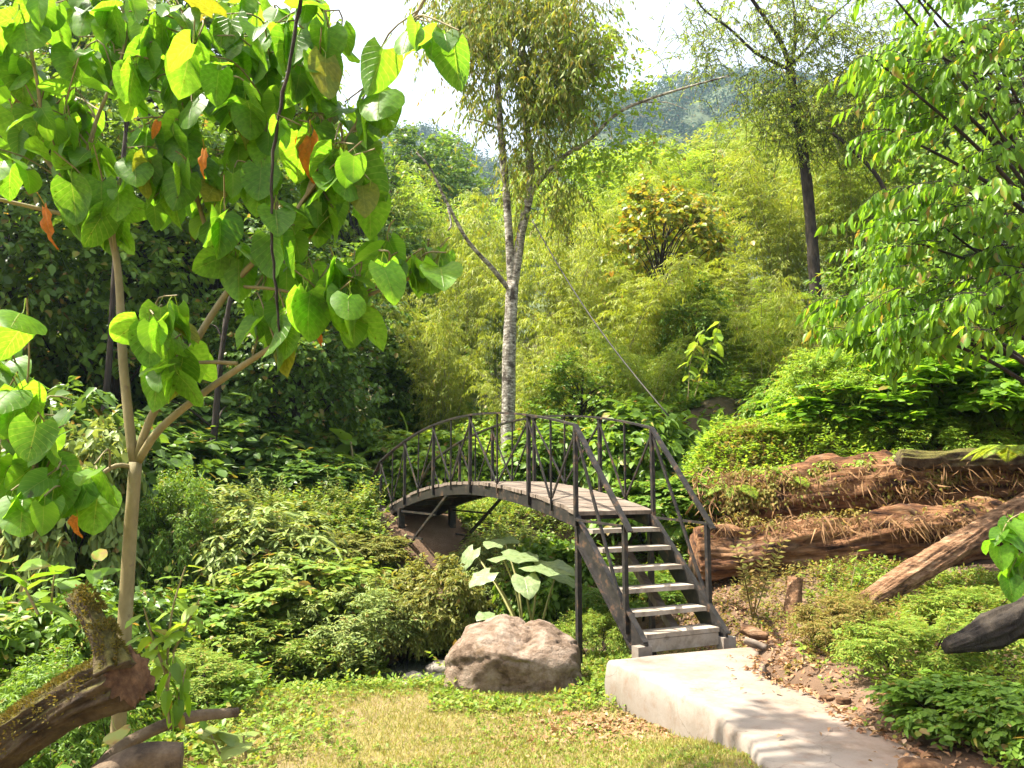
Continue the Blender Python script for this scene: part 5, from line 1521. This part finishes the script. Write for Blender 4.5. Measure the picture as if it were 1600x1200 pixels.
stem_plant('broadleaf_plant', 'single broad bright leaf spray in the bamboo above the right rail', [[(1075, 620, 15.4), (1080, 560, 15.4), (1100, 515, 15.4)], [(1085, 620, 15.4), (1105, 560, 15.3), (1125, 505, 15.2)]], 13, .3, OV, 11, -.35, rstem=.01)

# giant leaves above the boulder
GI = [heart_mesh('giant_leaf_blade', M['gunnera'], 1.15, .06, .12, .12, .26, .0, seed=31, rows=11, wav=.035), heart_mesh('giant_leaf_blade', M['gunnera'], 1.05, .12, .2, .2, .24, .0, seed=32, rows=11, wav=.03)]
gp = W(835, 985, 10.9); gp[2] = gz(gp[0], gp[1])
t = thing('giant_leaf_plant', 'pale giant leaved plant behind the boulder under the bridge', 'plant', tuple(gp))
rg = np.random.RandomState(8)
stm = Buf()
for q, (px, py, D, s_, dx, dy, dzz) in enumerate([(785, 868, 10.9, .55, .8, -.5, .05), (835, 884, 10.6, .6, .75, -.45, .03), (790, 850, 11.6, .45, -.4, .5, .1), (820, 902, 10.3, .35, .1, -.6, -.35), (765, 895, 10.6, .33, -.6, -.3, -.3), (775, 962, 9.6, .3, -.5, -.5, .05), (868, 900, 11.0, .4, .8, .1, -.2), (740, 860, 12.0, .35, -.4, -.2, -.5)]):
    P0 = W(px, py, D); Dv = np.array([dx, dy, dzz]); Nv = np.array([0, -.25, 1.0]) + rg.normal(0, .1, 3)
    leaf_objects(GI, P0[None], frames(Dv[None], Nv[None]), [s_], t, rg)
    part('stalk', Buf().tube(spline([gp + (rg.normal(0, .1), rg.normal(0, .1), -.05), (gp + P0) / 2 + (0, 0, .1), P0], 10), np.linspace(.022, .012, 11), 6, cap=False), M['culm'], t)

# ferns on the bank and below the bridge
def frond_arrays(base, d, L, rg, m=38):
    Z_ = np.array([0, 0, 1.0])
    t_ = np.linspace(.12, 1, m)
    P_ = base + d[None] * (L * t_)[:, None] + Z_ * (L * .55 * t_ - L * .85 * t_ ** 2)[:, None]
    tang = nrm(np.gradient(P_, axis=0)); sd = nrm(np.cross(tang, Z_)); up_ = np.cross(sd, tang)
    w_ = L * .30 * np.sin(np.pi * (t_ * .86 + .12)) ** .8
    PP = np.vstack([P_, P_]); DD = np.vstack([sd + tang * .45, -sd + tang * .45]) - Z_ * .12; NN = np.vstack([up_, up_]); SS = np.concatenate([w_, w_])
    return PP, frames(DD, NN + rg.normal(0, .12, NN.shape)), SS, P_


FERNS = [(1150, 752, 11.8, .55, 'yellow green fern at the left end of the bank beside the stair rail'), (1235, 738, 11.8, .45, 'yellow green fern on top of the vine covered log'), (1310, 732, 11.8, .4, 'small fern right of the log top ferns'),
         (1165, 610, 17, 1.4, 'pale large fern in the shade above the right rail'), (1585, 690, 10.8, .6, 'lime fern over the dark upper log at the right edge'), (1420, 905, 8.8, .35, 'tiny green fern leaning on the slanting log'),
         (1085, 760, 12.4, .8, 'dark green fern behind the top of the stair rail'), (640, 950, 10.9, .5, 'dark fern on the stream bank near the gap')]
for q, (px, py, D, L, lab) in enumerate(FERNS):
    rg = np.random.RandomState(300 + q)
    p = W(px, py, D)
    zb = p[2] - .12 if q in (0, 1, 2, 4) else gz(p[0], p[1]) - .02
    p[2] = zb
    t = thing('fern', lab, 'fern', tuple(p))
    for k_ in range(9):
        az = k_ * .7 + rg.uniform(-.3, .3)
        PP, RR, SS, rach = frond_arrays(p, np.array([math.cos(az), math.sin(az), .1]), L * rg.uniform(.75, 1.15), rg)
        fb = Buf(); scatter(fb, diamond_t(.2, .15), PP, RR, SS); fb.tube(np.vstack([p, rach]), np.linspace(.006, .002, len(rach) + 1), 4, cap=False)
        part('frond', fb, M['fern'] if q not in (6, 7) else M['mid'], t)

# compound leaved sprig in front of the rotten log
rg = np.random.RandomState(400)
p = W(1175, 930, 9.5); p[2] = gz(p[0], p[1])
t = thing('compound_sprig', 'slender sprig with small paired leaflets in front of the rotten log', 'plant', tuple(p))
for k_, (x1, y1) in enumerate([(1150, 855), (1165, 835), (1200, 850), (1225, 845), (1190, 880), (1215, 870), (1160, 890)]):
    e = W(x1, y1, 9.4); sp_ = spline([p, (p + e) / 2 + (0, 0, .06), e], 12)
    fb = Buf().tube(sp_, np.linspace(.006, .002, len(sp_)), 4, cap=False)
    d = nrm(e - p); side = nrm(np.cross(d, [0, 1.0, 0])); k0 = len(sp_) // 3
    PP = np.vstack([sp_[k0:], sp_[k0:]]); DD = np.vstack([np.tile(side + d * .5, (len(sp_) - k0, 1)), np.tile(-side + d * .5, (len(sp_) - k0, 1))])
    scatter(fb, diamond_t(.45, .1), PP, frames(DD, np.tile([0, -.6, .8], (len(PP), 1)) + rg.normal(0, .2, PP.shape)), np.full(len(PP), .085))
    part('leafy_stalk', fb, M['drycover'], t)

# thin dark cable slanting through the bamboo
c0, c1 = W(832, 345, 17), W(1045, 650, 13.6)
cp_ = c0 + (c1 - c0) * np.linspace(0, 1, 14)[:, None]; cp_[:, 2] -= .25 * np.sin(np.linspace(0, np.pi, 14))
tag(link('cable', Buf().tube(cp_, .014, 6).mesh('cable', M['cable'])), 'thin dark cable slanting down from the spotted tree through the bamboo', 'cable')

# ------------------------------------------------------------------ stuff: grass, ground cover, rootlets, fallen leaves
rng = np.random.RandomState(500)


def path_x(y):
    yy = LEs[:, 1][::-1]; xx = LEs[:, 0][::-1]
    yr = REs[:, 1][::-1]; xr = REs[:, 0][::-1]
    return np.interp(y, yy, xx), np.interp(y, yr, xr)


def on_path(x, y, mg=0.0):
    l, r = path_x(y)
    return (x > l - mg) & (x < r + mg) & (y < 7.75)


# lawn
n = 190000
y = 3.6 + 6.0 * rng.rand(n) ** 1.25; x = rng.uniform(-4.4, 2.2, n)
l, r = path_x(y)
k = ((x < l - .02) | (y > 7.7)) & (stream_d(x, y) > .9) & (np.abs(x / y) < .72)
dens = fbm(x * 1.3 + 4, y * 1.3) + .35 * (1 - np.exp(-((x - .7) ** 2 + (y - 6.8) ** 2) / .35) * 2.2)
k &= dens > rng.uniform(-.65, .3, n)
x, y = x[k], y[k]; z = ground_z(x, y)
D_ = np.stack([rng.normal(0, .55, len(x)), rng.normal(0, .55, len(x)), np.ones(len(x))], -1)
N_ = rng.normal(0, 1, (len(x), 3))
fb = Buf(); scatter(fb, diamond_t(.12, .3), np.stack([x, y, z], -1), frames(D_, N_), rng.uniform(.018, .06, len(x)))
tag(link('lawn_grass', fb.mesh('lawn_grass', M['grass'])), 'short sun bleached grass in front of the boulder', 'grass', kind='stuff')


def cover(name, label, n, regionf, mat, size, hmax, tmpl=OVAL, seed=0, xr=(-6, 8), yr=(4, 16), per=5):
    rg = np.random.RandomState(seed)
    x = rg.uniform(*xr, n); y = rg.uniform(*yr, n)
    k = regionf(x, y, rg) & ~on_path(x, y, .02) & (np.abs(x / y) < .74)
    bs = (x - BA[0]) * BU[0] + (y - BA[1]) * BU[1]; bw_ = (x - BA[0]) * BV[0] + (y - BA[1]) * BV[1]
    k &= ~((bs > 4.2) & (bs < 9.0) & (bw_ > -.4) & (bw_ < 1.2) & (rg.rand(len(x)) < np.where(hmax > .35, 1, .45)))
    k &= ~((x / y > -.155) & (x / y < -.075) & (y > 8.7) & (y < 11.6))
    x, y = x[k], y[k]; z = ground_z(x, y)
    hh = hmax * np.clip(.55 + fbm(x * 1.1 + seed, y * 1.1) * 1.1, .12, 1.3) * rg.uniform(.35, 1, len(x))
    B_ = np.stack([x, y, z], -1)
    T_ = nrm(np.stack([rg.normal(0, .4, len(x)), rg.normal(0, .4, len(x)), np.ones(len(x))], -1))
    P, R, S = twig_leaves(B_, T_, hh, per, rg, .9, .2, .1, 1.0, size, .4, t0=.3)
    fb = Buf(); scatter(fb, tmpl, P, R, S)
    tag(link(name, fb.mesh(name, M[mat])), label, 'ground cover', kind='stuff')


cover('stream_edge_plants', 'low leafy ground cover along the near stream edge', 16000, lambda x, y, rg: (y > 8.0 - .0 * x) & (y < 11) & (stream_d(x, y) < 2.2) & (stream_d(x, y) > .35) & (rg.rand(len(x)) < np.clip(1.6 - np.abs(stream_d(x, y) - 1.0), .0, 1)) & (x < .4) , 'cover', .045, .28, seed=1, xr=(-6.5, 1), yr=(7.2, 11))
cover('boulder_side_plants', 'small green plants round the boulder and the tall bridge post', 5200, lambda x, y, rg: (y > 7.3) & (y < 9.6) & (x > -.75) & (x < 1.3) & (((x - .0) / .8) ** 2 + ((y - 8.35) / .6) ** 2 > 1) & (rg.rand(len(x)) < np.where(y < 7.75, .35, .9)), 'cover', .045, .24, seed=2, xr=(-.9, 1.4), yr=(7.3, 9.6))
cover('right_ground_cover', 'green and straw ground cover right of the path', 15000, lambda x, y, rg: (x > 2.45) & (y < 10.3) & (fbm(x * 1.2, y * 1.2) > -.28) & (rg.rand(len(x)) < sstep(2.7, 3.3, x) + .03) & ~((np.abs(x - 2.9) < .75) & (y > 7.6) & (rg.rand(len(x)) < .85)), 'cover', .042, .28, seed=3, xr=(2.3, 7), yr=(3.8, 10.4))
cover('dry_ground_cover', 'straw brown ground plants near the fallen logs', 4200, lambda x, y, rg: (x > 1.7) & (y > 7.6) & (fbm(x * 1.5 + 9, y * 1.5) > -.1), 'drycover', .04, .26, seed=4, xr=(1.7, 6), yr=(7.4, 10.5))
cover('bank_ground_cover', 'bright creeping plants over the top of the right bank', 22000, lambda x, y, rg: (x > 2.2) & (y > 11.9 + .0 * x), 'lime', .06, .55, seed=5, xr=(2.2, 9), yr=(11.7, 15.5))
cover('far_bank_cover', 'sunlit plants on the far bank below the bridge', 20000, lambda x, y, rg: (y > 12.2) & (stream_d(x, y) > .5) & (x < 3) & (fbm(x * .9 + 2, y * .9) > -.35), 'pale', .075, .45, seed=6, xr=(-7, 3), yr=(12, 20))
cover('wood_floor_plants', 'shaded plants on the floor of the left wood', 14000, lambda x, y, rg: (x < -2), 'mid', .1, .6, seed=7, xr=(-14, -2), yr=(10.5, 22))
cover('slope_undergrowth', 'undergrowth on the hillside under the bamboo', 26000, lambda x, y, rg: y > 16.5, 'mid', .17, 1.1, seed=8, xr=(-12, 18), yr=(16.5, 34))
cover('left_ground_cover', 'low plants under the young tree at the left', 9000, lambda x, y, rg: (x < -.9 - (y - 4) * .1) & (y < 9) & (rg.rand(len(x)) < sstep(-1.3, -2.4, x) + .06), 'cover', .05, .26, seed=9, xr=(-6.5, -.8), yr=(3.6, 9.2))

cover('lawn_clover', 'tiny clover leaves scattered through the lawn', 10000, lambda x, y, rg: (x < 1.6) & (y < 8.3) & (fbm(x * 1.1 + 30, y * 1.1) > -.05), 'cover', .028, .07, seed=10, xr=(-4, 1.7), yr=(3.8, 8.4), per=4)
cover('tall_weeds', 'tall wild leafy weeds crowding the far stream bank', 5200, lambda x, y, rg: (x < -.6) & (stream_d(x, y) > .45) & (y > 9.6) & (fbm(x * .8 + 5, y * .8) > -.2), 'pale', .075, 1.25, LANCE, 11, (-8, -.6), (9.6, 16.5), 16)
cover('green_weeds', 'green nettle like weeds among the bushes left of the stream', 4200, lambda x, y, rg: (x < -.6) & (stream_d(x, y) > .45) & (y > 9.4) & (fbm(x * .8 + 15, y * .8 + 3) > -.1), 'cover', .08, 1.1, BROAD, 12, (-8, -.6), (9.4, 15.5), 13)
cover('bridge_weeds', 'sunlit weeds under and behind the bridge', 3800, lambda x, y, rg: (stream_d(x, y) > .5) & (y > 11.2), 'cover', .075, .8, LANCE, 13, (-3.5, 3.2), (11.2, 19), 13)
cover('bank_weeds', 'straggling weeds on the bank above the logs', 2600, lambda x, y, rg: (x > 2.4) & (y > 12.3), 'lime', .085, .75, LANCE, 14, (2.3, 9), (12.2, 16), 13)
cover('bank_face_stems', 'dry brown stems clothing the face of the bank', 9000, lambda x, y, rg: (x > 2.0) & (y > 11.2) & (y < 12.9) & (fbm(x * 1.4, y * 3) > -.3), 'drycover', .05, .3, OVAL, 15, (2.0, 8.5), (11.1, 13), 6)
cover('right_weeds', 'wild weeds between the logs and the path', 900, lambda x, y, rg: (x > 2.9) & (y < 10.2) & (fbm(x + 3, y + 8) > -.1), 'cover', .06, .5, LANCE, 16, (2.6, 7), (4.6, 10.2), 13)
cover('near_left_weeds', 'leafy weeds behind the sawn log', 1300, lambda x, y, rg: (x < -1.5 - .12 * y), 'mid', .075, .6, BROAD, 17, (-6.5, -1.6), (4.6, 9.3), 12)

# fallen leaves and dry litter
n = 16000
x = rng.uniform(1.7, 5.5, n); y = rng.uniform(3.8, 10.8, n)
l, r = path_x(y)
edge = np.abs(x - r)
k = (rng.rand(n) < np.exp(-edge ** 2 / .22) * .8 + .06 + .5 * np.exp(-((x - 2.75) ** 2 / .25 + (y - 8.6) ** 2 / .9))) & ((~on_path(x, y, -.12)) | (rng.rand(n) < .05))
x, y = x[k], y[k]
xa = rng.normal(.75, .45, 900); ya = rng.normal(6.85, .35, 900); la, ra = path_x(ya); kk = xa < la - .02
x = np.concatenate([x, xa[kk]]); y = np.concatenate([y, ya[kk]])
z = np.maximum(ground_z(x, y), np.where(on_path(x, y, 0), .008, -9)) + .012
fb = Buf(); scatter(fb, oval_t(.5, .12, .2), np.stack([x, y, z], -1), frames(rng.normal(0, 1, (len(x), 3)) * (1, 1, .25), np.array([0, 0, 1.0]) + rng.normal(0, .35, (len(x), 3))), rng.uniform(.025, .085, len(x)))
tag(link('leaf_litter', fb.mesh('leaf_litter', M['litter'])), 'dry brown fallen leaves scattered along the path edge', 'leaf litter', kind='stuff')

# rootlets and dead stems hanging over the logs
n = 2600
x = rng.uniform(2.6, 7.6, n)
lev = rng.rand(n)
up_ = lev < .62
y = np.where(up_, rng.uniform(11.35, 11.75, n), rng.uniform(10.5, 10.75, n))
zt = np.where(up_, 1.75 + .02 * (x - 3) + rng.uniform(-.45, .1, n), 1.12 + rng.uniform(-.12, .1, n))
k = fbm(x * 1.6, lev * 5) > -.2
x, y, zt = x[k], y[k], zt[k]
D_ = np.stack([rng.normal(0, .45, len(x)), rng.normal(-.25, .3, len(x)), -np.ones(len(x)) * rng.uniform(.1, 1, len(x))], -1)
fb = Buf(); scatter(fb, diamond_t(.07, .25), np.stack([x, y, zt], -1), frames(D_, rng.normal(0, 1, (len(x), 3)) + (0, -1, 0)), rng.uniform(.06, .34, len(x)))
tag(link('rootlets', fb.mesh('rootlets', M['root'])), 'tangle of dry rootlets hanging over the rotten logs', 'roots', kind='stuff')

# creepers growing over the logs and the face of the bank
for (nm, lab, mt, cnt, siz, pts, r0, an0, an1, sd_) in [
        ('dry_creeper', 'brown dry creeper tangle over the vine covered log', 'drycover', 4200, .055, [(1120, 805, 11.9), (1250, 785, 12.0), (1400, 770, 12.1), (1640, 750, 12.4)], .5, .2, 1.6, 1),
        ('green_creeper', 'green creeper leaves along the top of the vine covered log', 'lime', 3400, .06, [(1120, 805, 11.9), (1250, 785, 12.0), (1400, 770, 12.1), (1640, 750, 12.4)], .52, .95, 2.3, 2),
        ('log_creeper', 'sparse brown creeper on the top of the rotten log', 'drycover', 900, .045, [(1085, 868, 10.9), (1350, 850, 11.0), (1660, 820, 11.6)], .43, .8, 2.3, 3)]:
    rg = np.random.RandomState(900 + sd_)
    ax = resamp(spline([W(*q_) for q_ in pts], 40), 60)
    k = rg.uniform(0, 58.9, cnt); i0 = k.astype(int); c = ax[i0] + (ax[i0 + 1] - ax[i0]) * (k - i0)[:, None]
    an = rg.uniform(an0, an1, cnt)
    ok = fbm(k * .22 + sd_ * 5, an * 1.4) > (-.25 if sd_ < 3 else .0)
    c, an, k = c[ok], an[ok], k[ok]
    out_ = np.stack([0 * an, -np.cos(an), np.sin(an)], -1)
    rr_ = r0 * (1 + .25 * fbm(k * .5, an * 2))
    B_ = c + out_ * rr_[:, None] * rg.uniform(.85, 1.12, (len(c), 1))
    T_ = nrm(out_ + rg.normal(0, .6, out_.shape)); L_ = rg.uniform(.06, .2, len(c))
    P, R, S = twig_leaves(B_, T_, L_, 4, rg, .8, .8, .4, .8, siz, .4)
    fb = Buf(); scatter(fb, OVAL, P, R, S)
    tag(link(nm, fb.mesh(nm, M[mt])), lab, 'creeper', kind='stuff')

# ------------------------------------------------------------------ haze: the air between here and the far hill
HAZE = 0.00027
hb = Buf().box((0, 250, 150), (1300, 1000, 330))
m, nt, o = nmat('haze_air')
vol = node(nt, 'VolumePrincipled', Density=HAZE, Anisotropy=.3)
vol.inputs['Color'].default_value = (.45, .7, 1.0, 1)
nt.links.new(vol.outputs[0], o.inputs['Volume'])
if HAZE > 0:
    hz_o = link('haze', hb.mesh('haze', m, False))
    tag(hz_o, 'thin bluish air in front of the far hill', 'haze', kind='stuff')
